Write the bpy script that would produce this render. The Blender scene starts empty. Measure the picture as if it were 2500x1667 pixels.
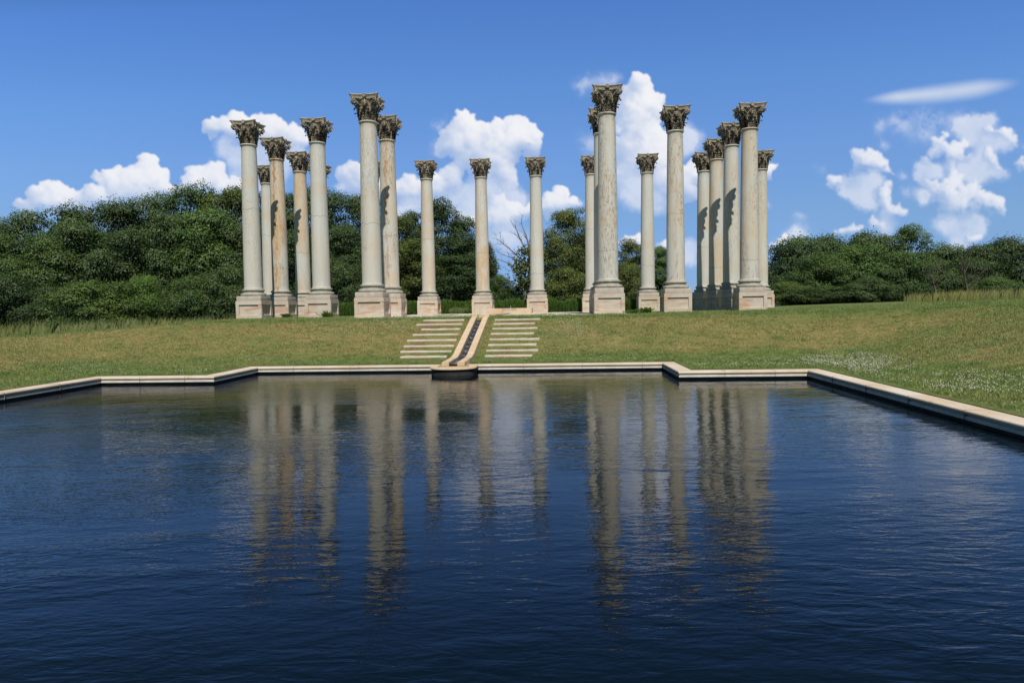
import bpy, bmesh, math, random
import numpy as np
from mathutils import Vector, Matrix

random.seed(7); rng = np.random.default_rng(7)
R = math.radians
scene = bpy.context.scene
COL = scene.collection

# ------------------------------------------------------------------ camera (solved from the column grid)
F_PX = 1717.57                       # focal length in pixels of the 2500 px wide photograph
YAW, PITCH, ROLL = 0.0646368, -0.0482486, -0.0163334
CAM = np.array([19.280, -32.014, 1.997])
cyw, syw = math.cos(YAW), math.sin(YAW)
FWD = np.array([-syw*math.cos(PITCH), cyw*math.cos(PITCH), math.sin(PITCH)])
r0 = np.array([cyw, syw, 0.0]); u0 = np.cross(r0, FWD)
RGT = r0*math.cos(ROLL) + u0*math.sin(ROLL); UPV = -r0*math.sin(ROLL) + u0*math.cos(ROLL)

def ray(x, y):                       # x, y on a 2352 px wide view of the survey photograph
    x *= 2500/2352; y *= 2500/2352
    return FWD + (x-1250)/F_PX*RGT - (y-833.5)/F_PX*UPV
def at(x, y, Y):                     # survey point on the vertical plane at distance Y
    d = ray(x, y); t = (Y-CAM[1])/d[1]
    return CAM + t*d

cam_d = bpy.data.cameras.new('camera'); cam = bpy.data.objects.new('camera', cam_d); COL.objects.link(cam)
cam_d.sensor_width = 36; cam_d.lens = F_PX/2500*36; cam_d.clip_start = 0.1; cam_d.clip_end = 8000
M = Matrix(((RGT[0], UPV[0], -FWD[0], CAM[0]), (RGT[1], UPV[1], -FWD[1], CAM[1]), (RGT[2], UPV[2], -FWD[2], CAM[2]), (0, 0, 0, 1)))
cam.matrix_world = M
scene.camera = cam

# ------------------------------------------------------------------ helpers
def obj(name, me, mat=None, parent=None, loc=None):
    if isinstance(me, bmesh.types.BMesh):
        m = bpy.data.meshes.new(name); me.to_mesh(m); me.free(); me = m
    o = bpy.data.objects.new(name, me); COL.objects.link(o)
    if mat is not None and not me.materials: me.materials.append(mat)
    if parent is not None: o.parent = parent
    if loc is not None: o.location = loc
    return o
def empty(name, loc=(0, 0, 0)):
    o = bpy.data.objects.new(name, None); COL.objects.link(o); o.location = loc; o.empty_display_size = 0.3
    return o
def tag(o, label=None, cat=None, group=None, kind=None):
    if label: o['label'] = label
    if cat: o['category'] = cat
    if group: o['group'] = group
    if kind: o['kind'] = kind
    return o
def copy_tree(o, parent=None):
    c = o.copy(); COL.objects.link(c); c.parent = parent
    for ch in list(o.children): copy_tree(ch, c)
    return c
def smooth(o, ang=40):
    me = o.data
    me.polygons.foreach_set('use_smooth', [True]*len(me.polygons))
    try: me.set_sharp_from_angle(angle=R(ang))
    except Exception: pass
    return o
def np_mesh(name, V, F, colors=None, cname='tint'):
    """V (n,3), F (m,k) with k fixed"""
    me = bpy.data.meshes.new(name)
    V = np.asarray(V, np.float32); F = np.asarray(F, np.int32)
    n, k = F.shape
    me.vertices.add(len(V)); me.vertices.foreach_set('co', V.ravel())
    me.loops.add(n*k); me.loops.foreach_set('vertex_index', F.ravel())
    me.polygons.add(n); me.polygons.foreach_set('loop_start', np.arange(0, n*k, k, dtype=np.int32))
    me.polygons.foreach_set('loop_total', np.full(n, k, np.int32))
    if colors is not None:
        a = me.color_attributes.new(cname, 'FLOAT_COLOR', 'POINT')
        c = np.ones((len(V), 4), np.float32); c[:, :colors.shape[1]] = colors
        a.data.foreach_set('color', c.ravel())
    me.update(calc_edges=True)
    return me
def lathe(bm, prof, seg=48, cx=0, cy=0):
    rings = []
    for r, z in prof:
        rings.append([bm.verts.new((cx+r*math.cos(2*math.pi*k/seg), cy+r*math.sin(2*math.pi*k/seg), z)) for k in range(seg)])
    for a, b in zip(rings, rings[1:]):
        for k in range(seg):
            bm.faces.new((a[k], a[(k+1) % seg], b[(k+1) % seg], b[k]))
    bm.faces.new(rings[-1]); bm.faces.new(list(reversed(rings[0])))
def box(bm, x0, x1, y0, y1, z0, z1, bev=0.0):
    r = bmesh.ops.create_cube(bm, size=1)
    for v in r['verts']:
        v.co = Vector((x0+(v.co.x+.5)*(x1-x0), y0+(v.co.y+.5)*(y1-y0), z0+(v.co.z+.5)*(z1-z0)))
    if bev:
        es = list({e for v in r['verts'] for e in v.link_edges})
        bmesh.ops.bevel(bm, geom=es, offset=bev, segments=2, affect='EDGES', profile=.6)
def tube(bm, pts, rads, seg=6):
    rings = []
    n = len(pts)
    pts = [Vector(p) for p in pts]
    for i, p in enumerate(pts):
        d = (pts[min(i+1, n-1)]-pts[max(i-1, 0)]).normalized()
        a = d.orthogonal().normalized()
        if i:                                   # keep frames aligned
            a = (pa - d*pa.dot(d)).normalized() if (pa - d*pa.dot(d)).length > 1e-4 else a
        pa = a
        b = d.cross(a)
        rings.append([bm.verts.new(p+(a*math.cos(2*math.pi*k/seg)+b*math.sin(2*math.pi*k/seg))*rads[i]) for k in range(seg)])
    for s, t in zip(rings, rings[1:]):
        for k in range(seg): bm.faces.new((s[k], s[(k+1) % seg], t[(k+1) % seg], t[k]))
    bm.faces.new(list(reversed(rings[0]))); bm.faces.new(rings[-1])

# value noise in numpy (used for heights, patches and densities)
_perm = rng.random((256, 256))
def vnoise(x, y, s=1.0, ox=0.0):
    x = np.asarray(x)*s+ox; y = np.asarray(y)*s+ox*1.7
    xi = np.floor(x).astype(int); yi = np.floor(y).astype(int); fx = x-xi; fy = y-yi
    fx = fx*fx*(3-2*fx); fy = fy*fy*(3-2*fy)
    g = lambda a, b: _perm[a & 255, b & 255]
    return (g(xi, yi)*(1-fx)+g(xi+1, yi)*fx)*(1-fy)+(g(xi, yi+1)*(1-fx)+g(xi+1, yi+1)*fx)*fy
def fbm(x, y, s=1.0, o=3, ox=0.0):
    t = 0; a = 1; n = 0
    for k in range(o): t = t+a*vnoise(x, y, s*2**k, ox+k*13.7); n += a; a *= .5
    return t/n
def sstep(a, b, x):
    t = np.clip((x-a)/(b-a), 0, 1); return t*t*(3-2*t)

# ------------------------------------------------------------------ node helpers
class NT:
    def __init__(s, nt): s.nt = nt; nt.nodes.clear()
    def n(s, t, **kw):
        nd = s.nt.nodes.new(t)
        for k, v in kw.items():
            if k.startswith('_'): setattr(nd, k[1:], v)
            else:
                key = int(k[1:]) if k[0] == 'i' and k[1:].isdigit() else k.replace('__', ' ')
                if isinstance(v, bpy.types.NodeSocket): s.nt.links.new(v, nd.inputs[key])
                else: nd.inputs[key].default_value = v
        return nd
    def math(s, op, a, b=0.0, c=None, clamp=False):
        kw = dict(i0=a, i1=b)
        if c is not None: kw['i2'] = c
        return s.n('ShaderNodeMath', _operation=op, _use_clamp=clamp, **kw).outputs[0]
    def vmath(s, op, a, b=(0, 0, 0)):
        nd = s.n('ShaderNodeVectorMath', _operation=op, i0=a, i1=b); return nd
    def ramp(s, x, lo, hi, a=0.0, b=1.0, smooth=True):
        nd = s.n('ShaderNodeMapRange', _interpolation_type='SMOOTHSTEP' if smooth else 'LINEAR', _clamp=True)
        s.set(nd, 0, x); s.set(nd, 1, lo); s.set(nd, 2, hi); s.set(nd, 3, a); s.set(nd, 4, b) if False else None
        nd.inputs['From Min'].default_value = lo; nd.inputs['From Max'].default_value = hi
        nd.inputs['To Min'].default_value = a; nd.inputs['To Max'].default_value = b
        return nd.outputs[0]
    def set(s, nd, i, v):
        if isinstance(v, bpy.types.NodeSocket): s.nt.links.new(v, nd.inputs[i])
        else: nd.inputs[i].default_value = v
    def mix(s, f, a, b, mode='MIX'):
        nd = s.nt.nodes.new('ShaderNodeMix'); nd.data_type = 'RGBA'; nd.blend_type = mode
        for i, v in ((0, f), (6, a), (7, b)):
            if isinstance(v, bpy.types.NodeSocket): s.nt.links.new(v, nd.inputs[i])
            elif i == 0: nd.inputs[0].default_value = v
            else: nd.inputs[i].default_value = (*v, 1) if len(v) == 3 else v
        return nd.outputs[2]
    def noise(s, vec, scale=5.0, detail=4.0, rough=.5, dist=0.0, dim='3D'):
        nd = s.n('ShaderNodeTexNoise', _noise_dimensions=dim, Scale=scale, Detail=detail, Roughness=rough, Distortion=dist)
        s.nt.links.new(vec, nd.inputs['Vector']); return nd.outputs[0]
    def pos(s, sc=(1, 1, 1)):
        g = s.n('ShaderNodeNewGeometry').outputs['Position']
        return s.vmath('MULTIPLY', g, sc).outputs[0] if sc != (1, 1, 1) else g
def material(name):
    m = bpy.data.materials.new(name); m.use_nodes = True
    return m, NT(m.node_tree)
def finish(n, base, rough=.8, bump=None, bstr=.3, bdist=.02, **kw):
    p = n.n('ShaderNodeBsdfPrincipled', Roughness=rough)
    n.set(p, 'Base Color', base if isinstance(base, bpy.types.NodeSocket) else (*base, 1))
    for k, v in kw.items(): n.set(p, k.replace('__', ' '), v)
    if bump is not None:
        b = n.n('ShaderNodeBump', Strength=bstr, Distance=bdist, Height=bump)
        n.nt.links.new(b.outputs[0], p.inputs['Normal'])
    o = n.n('ShaderNodeOutputMaterial'); n.nt.links.new(p.outputs[0], o.inputs[0]); return p

# ------------------------------------------------------------------ materials
def mat_shaft():
    m, n = material('weathered_marble')
    P = n.pos()
    oi = n.n('ShaderNodeObjectInfo'); col = n.n('ShaderNodeSeparateColor', Color=oi.outputs['Color'])
    pit_amt, wash_amt = col.outputs[0], col.outputs[1]
    big = n.noise(n.pos((1.1, 1.1, .35)), 1.0, 4, .55)
    fine = n.noise(n.pos((1, 1, .5)), 9.0, 5, .6)
    streak = n.noise(n.pos((6, 6, .35)), 1.0, 5, .65, .6)
    c = n.mix(n.ramp(big, .35, .68), (.52, .525, .48), (.555, .53, .465))
    c = n.mix(n.ramp(streak, .38, .72, 0, .45), c, (.45, .425, .355))
    # warm oxide washes
    vein = n.noise(n.pos((1.6, 1.6, .42)), 1.3, 5, .6, 1.6)
    ring = n.math('SUBTRACT', 1.0, n.math('ABSOLUTE', n.math('MULTIPLY', n.math('SUBTRACT', vein, .5), 9.0)), clamp=True)
    area = n.ramp(n.noise(n.pos((1, 1, .45)), .9, 3, .5, .5), .40, .62)
    w = n.math('MULTIPLY', n.math('MULTIPLY', area, wash_amt), n.math('ADD', .42, n.math('MULTIPLY', ring, .6)), clamp=True)
    c = n.mix(w, c, (.55, .36, .17))
    # pits and dark brown flecks
    pit = n.noise(n.pos((16, 16, 4.2)), 1.0, 4, .6, .9)
    pmask = n.ramp(n.noise(n.pos((1.8, 1.8, .45)), 1.0, 3, .55, .3), .43, .56)
    pp = n.math('MULTIPLY', n.math('MULTIPLY', n.ramp(pit, .515, .60), pmask), pit_amt, clamp=True)
    c = n.mix(pp, c, (.30, .175, .08))
    tc_ = n.n('ShaderNodeSeparateXYZ', Vector=n.n('ShaderNodeTexCoord').outputs['Object'])
    wob = n.math('MULTIPLY', n.math('SUBTRACT', n.noise(n.pos((1, 1, 1.0)), 2.2, 5, .7), .5), .55)
    dx_ = n.math('ABSOLUTE', n.math('SUBTRACT', n.math('ADD', tc_.outputs[0], wob), -.02))
    st = n.math('MULTIPLY', n.ramp(dx_, .02, .12, 1, 0), n.ramp(n.noise(n.pos((5, 5, 1.3)), 1.2, 4, .65), .42, .55))
    halo = n.math('MULTIPLY', n.ramp(dx_, .05, .34, .55, 0), n.ramp(n.noise(n.pos((2, 2, .5)), 1.2, 4, .6), .35, .6))
    c = n.mix(n.math('MULTIPLY', halo, n.math('MULTIPLY', col.outputs[2], .8)), c, (.58, .39, .19))
    c = n.mix(n.math('MULTIPLY', st, col.outputs[2]), c, (.34, .13, .03))
    # small grey lichen specks
    sp = n.math('MULTIPLY', n.ramp(n.noise(P, 34, 3, .6), .64, .72), .45)
    c = n.mix(sp, c, (.20, .18, .14))
    # drum bands and a wavy crack
    sx = n.n('ShaderNodeSeparateXYZ', Vector=P)
    zz = n.math('ADD', sx.outputs[2], n.math('MULTIPLY', n.noise(n.pos((3, 3, 0)), 1.6, 4, .6), .42))
    rnd = n.math('MULTIPLY', oi.outputs['Random'], 5.0)
    for z0, thick, s in ((2.75, .006, .7),):
        dz = n.math('ABSOLUTE', n.math('SUBTRACT', zz, n.math('ADD', z0, rnd)))
        c = n.mix(n.math('MULTIPLY', n.ramp(dz, thick, thick*2.6, 1, 0), s), c, (.16, .12, .08))
    band = n.ramp(n.math('ABSOLUTE', n.math('SUBTRACT', sx.outputs[2], n.math('ADD', 3.9, rnd))), .18, .42, 1, 0)
    c = n.mix(n.math('MULTIPLY', band, .35), c, (.53, .42, .29))
    # mineral dulling right above the base
    low = n.ramp(sx.outputs[2], 2.9, 3.7, 1, 0)
    c = n.mix(n.math('MULTIPLY', low, n.ramp(fine, .4, .65, 0, .5)), c, (.36, .33, .27))
    b = n.math('ADD', n.math('MULTIPLY', fine, .5), n.math('MULTIPLY', pp, -1.5))
    finish(n, c, .72, b, .5, .02, **{'Specular IOR Level': .3})
    return m
def mat_pedestal():
    m, n = material('banded_sandstone')
    P = n.pos()
    oi = n.n('ShaderNodeObjectInfo')
    off = n.vmath('ADD', n.pos((.5, .5, 2.6)), n.n('ShaderNodeCombineXYZ', X=n.math('MULTIPLY', oi.outputs['Random'], 40)).outputs[0]).outputs[0]
    strata = n.noise(off, 1.6, 5, .6, 1.2)
    blotch = n.noise(P, 2.2, 4, .6)
    c = n.mix(n.ramp(blotch, .35, .65), (.50, .42, .325), (.54, .48, .40))
    sx = n.n('ShaderNodeSeparateXYZ', Vector=P)
    lowmask = n.ramp(sx.outputs[2], 2.1, 2.75, 1, .12)
    c = n.mix(n.math('MULTIPLY', n.ramp(strata, .47, .66, 0, .75), lowmask), c, (.47, .235, .115))
    c = n.mix(n.ramp(n.noise(P, 11, 5, .7), .56, .75, 0, .55), c, (.27, .225, .17))
    # rain-dirtied top course
    c = n.mix(n.math('MULTIPLY', n.ramp(sx.outputs[2], 2.48, 2.62), n.ramp(n.noise(n.pos((3, 3, 1.4)), 1.5, 4, .6), .3, .7, .1, .65)), c, (.34, .315, .265))
    finish(n, c, .85, n.noise(P, 26, 5, .65), .55, .02, **{'Specular IOR Level': .25})
    return m
def mat_base():
    m, n = material('lichened_stone')
    P = n.pos()
    c = n.mix(n.ramp(n.noise(P, 5, 5, .65), .35, .68), (.45, .41, .33), (.28, .27, .225))
    g = n.n('ShaderNodeSeparateXYZ', Vector=n.n('ShaderNodeNewGeometry').outputs['Normal'])
    c = n.mix(n.ramp(g.outputs[2], -.1, .7, 0, .5), c, (.25, .25, .21))
    finish(n, c, .85, n.noise(P, 30, 5, .6), .4, .015, **{'Specular IOR Level': .25})
    return m
def mat_capital(name, light, dark, lo, hi):
    m, n = material(name)
    P = n.pos()
    nz = n.n('ShaderNodeSeparateXYZ', Vector=n.n('ShaderNodeNewGeometry').outputs['Normal'])
    f = n.ramp(n.noise(P, 6.5, 5, .65), lo, hi)
    c = n.mix(f, light, dark)
    c = n.mix(n.ramp(nz.outputs[2], .45, .95, 0, .65), c, (.27, .28, .24))
    c = n.mix(n.ramp(n.noise(P, 22, 3, .6), .57, .7, 0, .6), c, tuple(x*.45 for x in dark))
    finish(n, c, .9, n.noise(P, 34, 4, .65), .7, .025, **{'Specular IOR Level': .2})
    return m
def mat_stone(name, a, b, dirt, sc=3.0, joints=None):
    m, n = material(name)
    P = n.pos()
    c = n.mix(n.ramp(n.noise(P, sc, 5, .6), .35, .65), a, b)
    c = n.mix(n.ramp(n.noise(P, sc*5, 5, .7), .55, .74, 0, .7), c, dirt)
    finish(n, c, .8, n.noise(P, 40, 4, .6), .4, .01, **{'Specular IOR Level': .3})
    return m
def mat_leaf(name, a, b, trans=.25, rough=.55, spec=.3):
    m, n = material(name)
    at_ = n.n('ShaderNodeVertexColor', _layer_name='tint')
    s = n.n('ShaderNodeSeparateColor', Color=at_.outputs[0])
    oi = n.n('ShaderNodeObjectInfo')
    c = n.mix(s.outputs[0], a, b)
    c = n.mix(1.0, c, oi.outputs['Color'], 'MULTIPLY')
    patch = n.noise(n.pos(), .35, 3, .5)
    c = n.mix(n.ramp(patch, .35, .65, 0, .35), c, n.mix(1.0, c, (1.45, 1.15, .6), 'MULTIPLY'))
    p = n.n('ShaderNodeBsdfPrincipled', Roughness=rough); n.set(p, 'Base Color', c); n.set(p, 'Specular IOR Level', spec)
    t = n.n('ShaderNodeBsdfTranslucent'); n.set(t, 'Color', n.mix(1.0, c, (1.3, 1.5, .5), 'MULTIPLY'))
    ms = n.n('ShaderNodeMixShader', Fac=trans); n.nt.links.new(p.outputs[0], ms.inputs[1]); n.nt.links.new(t.outputs[0], ms.inputs[2])
    o = n.n('ShaderNodeOutputMaterial'); n.nt.links.new(ms.outputs[0], o.inputs[0])
    return m
def mat_bark(name, a, b):
    m, n = material(name)
    c = n.mix(n.ramp(n.noise(n.pos((6, 6, 1.2)), 1.5, 4, .6), .35, .65), a, b)
    finish(n, c, .9, n.noise(n.pos((12, 12, 2)), 1.5, 4, .6), .6, .03)
    return m
def lawn_colour(n, dry, soil, P, blade=None):
    big = n.noise(n.pos((.8, 1.3, 1)), .50, 6, .60, .5)
    mid = n.noise(P, 2.6, 4, .6)
    green = n.mix(n.ramp(mid, .35, .65), (.175, .245, .062), (.25, .315, .10))
    gold = n.mix(n.ramp(mid, .35, .65), (.46, .37, .155), (.33, .32, .11))
    d = n.math('ADD', n.math('MULTIPLY', dry, 1.0), n.math('MULTIPLY', n.math('SUBTRACT', big, .5), 3.0), clamp=True)
    c = n.mix(d, green, gold)
    bare = n.math('MULTIPLY', n.ramp(n.noise(n.pos((.8, 1.6, 1)), 1.25, 6, .68, .5), .55, .66), dry)
    c = n.mix(n.math('MULTIPLY', bare, .75), c, (.44, .27, .13))
    tuft = n.noise(n.pos((.7, 1.2, 1)), 3.4, 5, .68, .3)
    c = n.mix(n.ramp(tuft, .53, .64, 0, .55), c, (.085, .125, .035))
    c = n.mix(n.ramp(n.noise(P, 9, 3, .6), .58, .70, 0, .3), c, (.46, .42, .22))
    c = n.mix(soil, c, (.30, .195, .10))
    return c
def mat_ground():
    m, n = material('lawn_earth')
    P = n.pos()
    v = n.n('ShaderNodeVertexColor', _layer_name='tint'); s = n.n('ShaderNodeSeparateColor', Color=v.outputs[0])
    c = lawn_colour(n, s.outputs[0], s.outputs[1], P)
    c = n.mix(1.0, c, (.60, .62, .58), 'MULTIPLY')
    c = n.mix(n.ramp(n.noise(P, 14, 4, .7), .4, .7, 0, .5), c, (.06, .05, .025))
    c = n.mix(s.outputs[2], c, (.055, .07, .022))
    finish(n, c, .95, n.noise(P, 9, 5, .7), .8, .08, **{'Specular IOR Level': .1})
    return m
def mat_grass():
    m, n = material('grass_blades')
    P = n.pos()
    v = n.n('ShaderNodeVertexColor', _layer_name='tint'); s = n.n('ShaderNodeSeparateColor', Color=v.outputs[0])
    c = lawn_colour(n, s.outputs[0], 0.0, P)
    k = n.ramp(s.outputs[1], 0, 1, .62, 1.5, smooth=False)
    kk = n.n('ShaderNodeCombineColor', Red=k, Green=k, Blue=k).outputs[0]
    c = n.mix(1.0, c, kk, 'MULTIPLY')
    p = n.n('ShaderNodeBsdfPrincipled', Roughness=.6); n.set(p, 'Base Color', c); n.set(p, 'Specular IOR Level', .2)
    t = n.n('ShaderNodeBsdfTranslucent'); n.set(t, 'Color', c)
    ms = n.n('ShaderNodeMixShader', Fac=.3); n.nt.links.new(p.outputs[0], ms.inputs[1]); n.nt.links.new(t.outputs[0], ms.inputs[2])
    o = n.n('ShaderNodeOutputMaterial'); n.nt.links.new(ms.outputs[0], o.inputs[0])
    return m
def mat_plain(name, c, rough=.7, **kw):
    m, n = material(name); P = n.pos()
    cc = n.mix(n.ramp(n.noise(P, 8, 4, .6), .3, .7), c, tuple(x*.7 for x in c))
    finish(n, cc, rough, None, **kw); return m
def mat_water():
    m, n = material('pool_water')
    P = n.pos()
    sx = n.n('ShaderNodeSeparateXYZ', Vector=P)
    rot = n.n('ShaderNodeVectorRotate', _rotation_type='Z_AXIS', Vector=P, Angle=R(-14)).outputs[0]
    sc = lambda v, s: n.vmath('MULTIPLY', v, s).outputs[0]
    left = n.ramp(n.math('ADD', sx.outputs[0], n.math('MULTIPLY', n.noise(P, .22, 2, .5), 9.0)), 15.0, 25.0, 1, 0)
    near = n.ramp(sx.outputs[1], -27.5, -15.0, 0, 1)
    swell = n.noise(sc(rot, (.9, 2.3, 1)), 1.35, 2, .5, .5)
    rip = n.noise(sc(P, (1.1, 3.2, 1)), 2.5, 3, .55, .6)
    rip2 = n.noise(sc(rot, (1.5, 3.2, 1)), 6.3, 2, .5, .5)
    fine = n.noise(sc(P, (2.2, 3.6, 1)), 15.0, 3, .6, .3)
    gust = n.ramp(n.noise(n.pos((.7, 1.5, 1)), .26, 3, .55, .8), .32, .68, .45, 1.35)
    h = n.math('MULTIPLY', swell, .0085)
    h = n.math('ADD', h, n.math('MULTIPLY', rip, .0066))
    h = n.math('ADD', h, n.math('MULTIPLY', n.math('MULTIPLY', rip2, .0046), n.math('ADD', .35, n.math('MULTIPLY', left, .9))))
    h = n.math('ADD', h, n.math('MULTIPLY', n.math('MULTIPLY', fine, .0014), n.math('MULTIPLY', left, near)))
    h = n.math('MULTIPLY', h, gust)
    h = n.math('MULTIPLY', h, n.ramp(sx.outputs[1], -26.0, -12.5, .95, .46))
    p = finish(n, (.0016, .0042, .0070), .015, h, 1.0, 1.0, IOR=1.33)
    n.set(p, 'Specular IOR Level', .5)
    return m

SHAFT = mat_shaft(); PED = mat_pedestal(); BASE = mat_base()
LEAFST = mat_capital('soot_stained_carving', (.43, .36, .275), (.12, .10, .078), .36, .66)
BELL = mat_capital('pink_bell_stone', (.42, .33, .255), (.16, .135, .105), .42, .70)
ABAC = mat_capital('abacus_stone', (.46, .39, .30), (.24, .21, .17), .42, .72)
COPE = mat_stone('coping_stone', (.56, .44, .305), (.64, .56, .44), (.26, .20, .14), .9)
COPW = mat_stone('pale_moulded_stone', (.62, .58, .49), (.50, .47, .40), (.26, .24, .20), 2.6)
CHAN = mat_stone('channel_stone', (.56, .40, .25), (.60, .47, .32), (.33, .24, .15), 2.2)
PAVE = mat_stone('paving_stone', (.62, .58, .49), (.52, .46, .36), (.30, .25, .18), 1.4)
TREAD = mat_stone('tread_stone', (.62, .56, .46), (.52, .45, .35), (.28, .21, .14), 2.6)
DARKW = mat_stone('wet_black_wall', (.018, .018, .020), (.035, .034, .034), (.09, .085, .075), 3.0)
LEAF = mat_leaf('oak_foliage', (.010, .026, .008), (.092, .145, .044), .22)
HEDGE = mat_leaf('hedge_foliage', (.045, .085, .02), (.125, .205, .055), .3)
TALLG = mat_leaf('meadow_grass', (.17, .21, .075), (.36, .35, .19), .35)
BARK = mat_bark('bark', (.10, .08, .06), (.05, .042, .034))
DEADB = mat_bark('dead_wood', (.24, .205, .17), (.13, .11, .09))
GROUND = mat_ground(); GRASS = mat_grass(); WATER = mat_water()

# ------------------------------------------------------------------ terrain
Z_PLAZA, Z_COP = 1.59, 0.22
POOL = [(6.42, -13.05), (9.68, -13.05), (9.68, -10.15), (22.55, -10.15), (22.55, -13.05), (25.9, -13.05), (25.9, -30.6), (6.42, -30.6)]
def in_pool(x, y, g=0.0):
    return ((x > 6.42-g) & (x < 25.9+g) & (y > -30.6-g) & (y < -13.05+g)) | ((x > 9.68-g) & (x < 22.55+g) & (y >= -13.05-g) & (y < -10.15+g))
def ramp_t(x, y):
    dx = np.maximum(np.maximum(3.6-x, x-28.2), 0)/7.6
    dy = np.maximum(y+8.75, 0)/5.5
    return np.sqrt(dx*dx+dy*dy)
def height(x, y):
    x = np.asarray(x, float); y = np.asarray(y, float)
    t = ramp_t(x, y)
    H = Z_PLAZA - .072*np.maximum(4.0-x, 0) + .022*np.maximum(x-27, 0)
    H = np.maximum(H, -.5)
    H = np.where(x > 45, np.minimum(H, 1.99), H)
    tt = np.clip(t, 0, 1)
    s = tt - .03*np.sin(2*math.pi*tt)
    z = .235 + (H-.235)*s
    # far slope falls away behind the platform
    back = np.maximum(y-19.5, 0) + .7*np.maximum(-10-x, 0) + .35*np.maximum(x-60, 0)
    z = z - .075*np.minimum(back, 45)*sstep(0, 14, back) - .012*np.clip(back-45, 0, 400)
    z = z + (fbm(x, y, .35, 3)-.5)*.10*sstep(.05, .4, t)*(1-sstep(.92, 1.02, t)*(sstep(-1, 3, x)-sstep(30, 36, x)))
    return z
def axis(lo, hi, step, extra=()):
    a = list(np.arange(lo, hi, step)) + list(extra)
    return a
xs = sorted(set([round(v, 3) for v in axis(-14, 52, .35) + [6.07, 9.33, 22.90, 26.25, 15.775, 15.82, 16.12, 16.42, 16.465] + list(-14-np.geomspace(1, 1400, 34)) + list(52+np.geomspace(1, 1400, 34))]))
ys = sorted(set([round(v, 3) for v in axis(-34, 20, .35) + [-12.70, -9.80, -30.95, -3.02, -3.1] + list(20+np.geomspace(1, 3000, 40)) + list(-34-np.geomspace(1, 400, 12))]))
X, Y = np.meshgrid(np.array(xs), np.array(ys))
Z = height(X, Y)
Z = Z-.42*((np.abs(X-16.12) < .31) & (Y < -3.05) & (Y > -11.5))
t = ramp_t(X, Y)
def dryness(x, y):
    t = ramp_t(x, y)
    return np.clip(sstep(.02, .30, t)*(1-sstep(.86, 1.0, t)), 0, 1)*(.80-.25*sstep(27, 33, x))
def soilness(x, y):
    s = 0
    for xa, xb in ((13.75, 15.56), (16.78, 18.56)):
        s = s + sstep(xa-.1, xa+.3, x)*(1-sstep(xb-.3, xb+.1, x))*sstep(-8.9, -8.3, y)*(1-sstep(-3.8, -3.4, y))
    return np.clip(s*(.05+.9*sstep(.42, .66, fbm(x, y, 2.1, 3, 5.0))), 0, 1)
far = np.clip(sstep(18, 26, Y)+sstep(0, 12, -12-X)+sstep(60, 75, X), 0, 1)
colr = np.stack([dryness(X, Y).ravel(), soilness(X, Y).ravel(), far.ravel()], 1)
V = np.stack([X.ravel(), Y.ravel(), Z.ravel()], 1)
ny, nx = X.shape
I = np.arange(ny*nx).reshape(ny, nx)
cx = (X[:-1, :-1]+X[1:, 1:])/2; cyy = (Y[:-1, :-1]+Y[1:, 1:])/2
keep = ~in_pool(cx, cyy, .345)
F = np.stack([I[:-1, :-1][keep], I[:-1, 1:][keep], I[1:, 1:][keep], I[1:, :-1][keep]], 1)
ground = tag(smooth(obj('ground', np_mesh('ground', V, F, colr), GROUND), 80), kind='structure')

# ------------------------------------------------------------------ pool: water, wall, coping
wm = bmesh.new()
pv = [wm.verts.new((x, y, 0)) for x, y in POOL]; wm.faces.new(list(reversed(pv)))
wf = obj('water', wm, WATER)
if wf.data.polygons[0].normal.z < 0: wf.data.flip_normals()
tag(wf, kind='structure')

def offset_poly(P, d):
    """outward mitred offset of the rectilinear pool outline"""
    n = len(P); out = []
    area = sum(P[i][0]*P[(i+1) % n][1]-P[(i+1) % n][0]*P[i][1] for i in range(n))
    sgn = -1 if area < 0 else 1
    for i in range(n):
        a, b, c = Vector(P[i-1]), Vector(P[i]), Vector(P[(i+1) % n])
        e1 = (b-a).normalized(); e2 = (c-b).normalized()
        n1 = Vector((e1.y, -e1.x))*sgn; n2 = Vector((e2.y, -e2.x))*sgn
        m = (n1+n2)/(1+n1.dot(n2)); out.append(tuple(b+m*d))
    return out
def sweep_profile(bm, prof, closed=True):
    """prof: list of (offset outward, z) swept round the pool outline"""
    rings = []
    for d, z in prof:
        rings.append([bm.verts.new((x, y, z)) for x, y in offset_poly(POOL, d)])
    m = len(POOL); k = len(prof)
    for i in range(k if closed else k-1):
        a, b = rings[i], rings[(i+1) % k]
        for j in range(m):
            bm.faces.new((a[j], a[(j+1) % m], b[(j+1) % m], b[j]))
surround = empty('pool_edge', (16.2, -10.15, 0))
tag(surround, 'low stone edge running around the pool with tan coping and black wall', 'pool edge')
def child_world(name, bm, mat, root):
    o = obj(name, bm, mat); o.parent = root; o.matrix_parent_inverse = Matrix.Translation(-Vector(root.location)); return o
bm = bmesh.new()
sweep_profile(bm, [(-.045, .155), (-.060, .162), (-.066, .178), (-.066, .200), (-.058, .214), (-.044, .220), (.56, .222), (.57, .05), (-.01, .05), (-.01, .143), (-.03, .147)])
bmesh.ops.recalc_face_normals(bm, faces=bm.faces[:])
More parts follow.
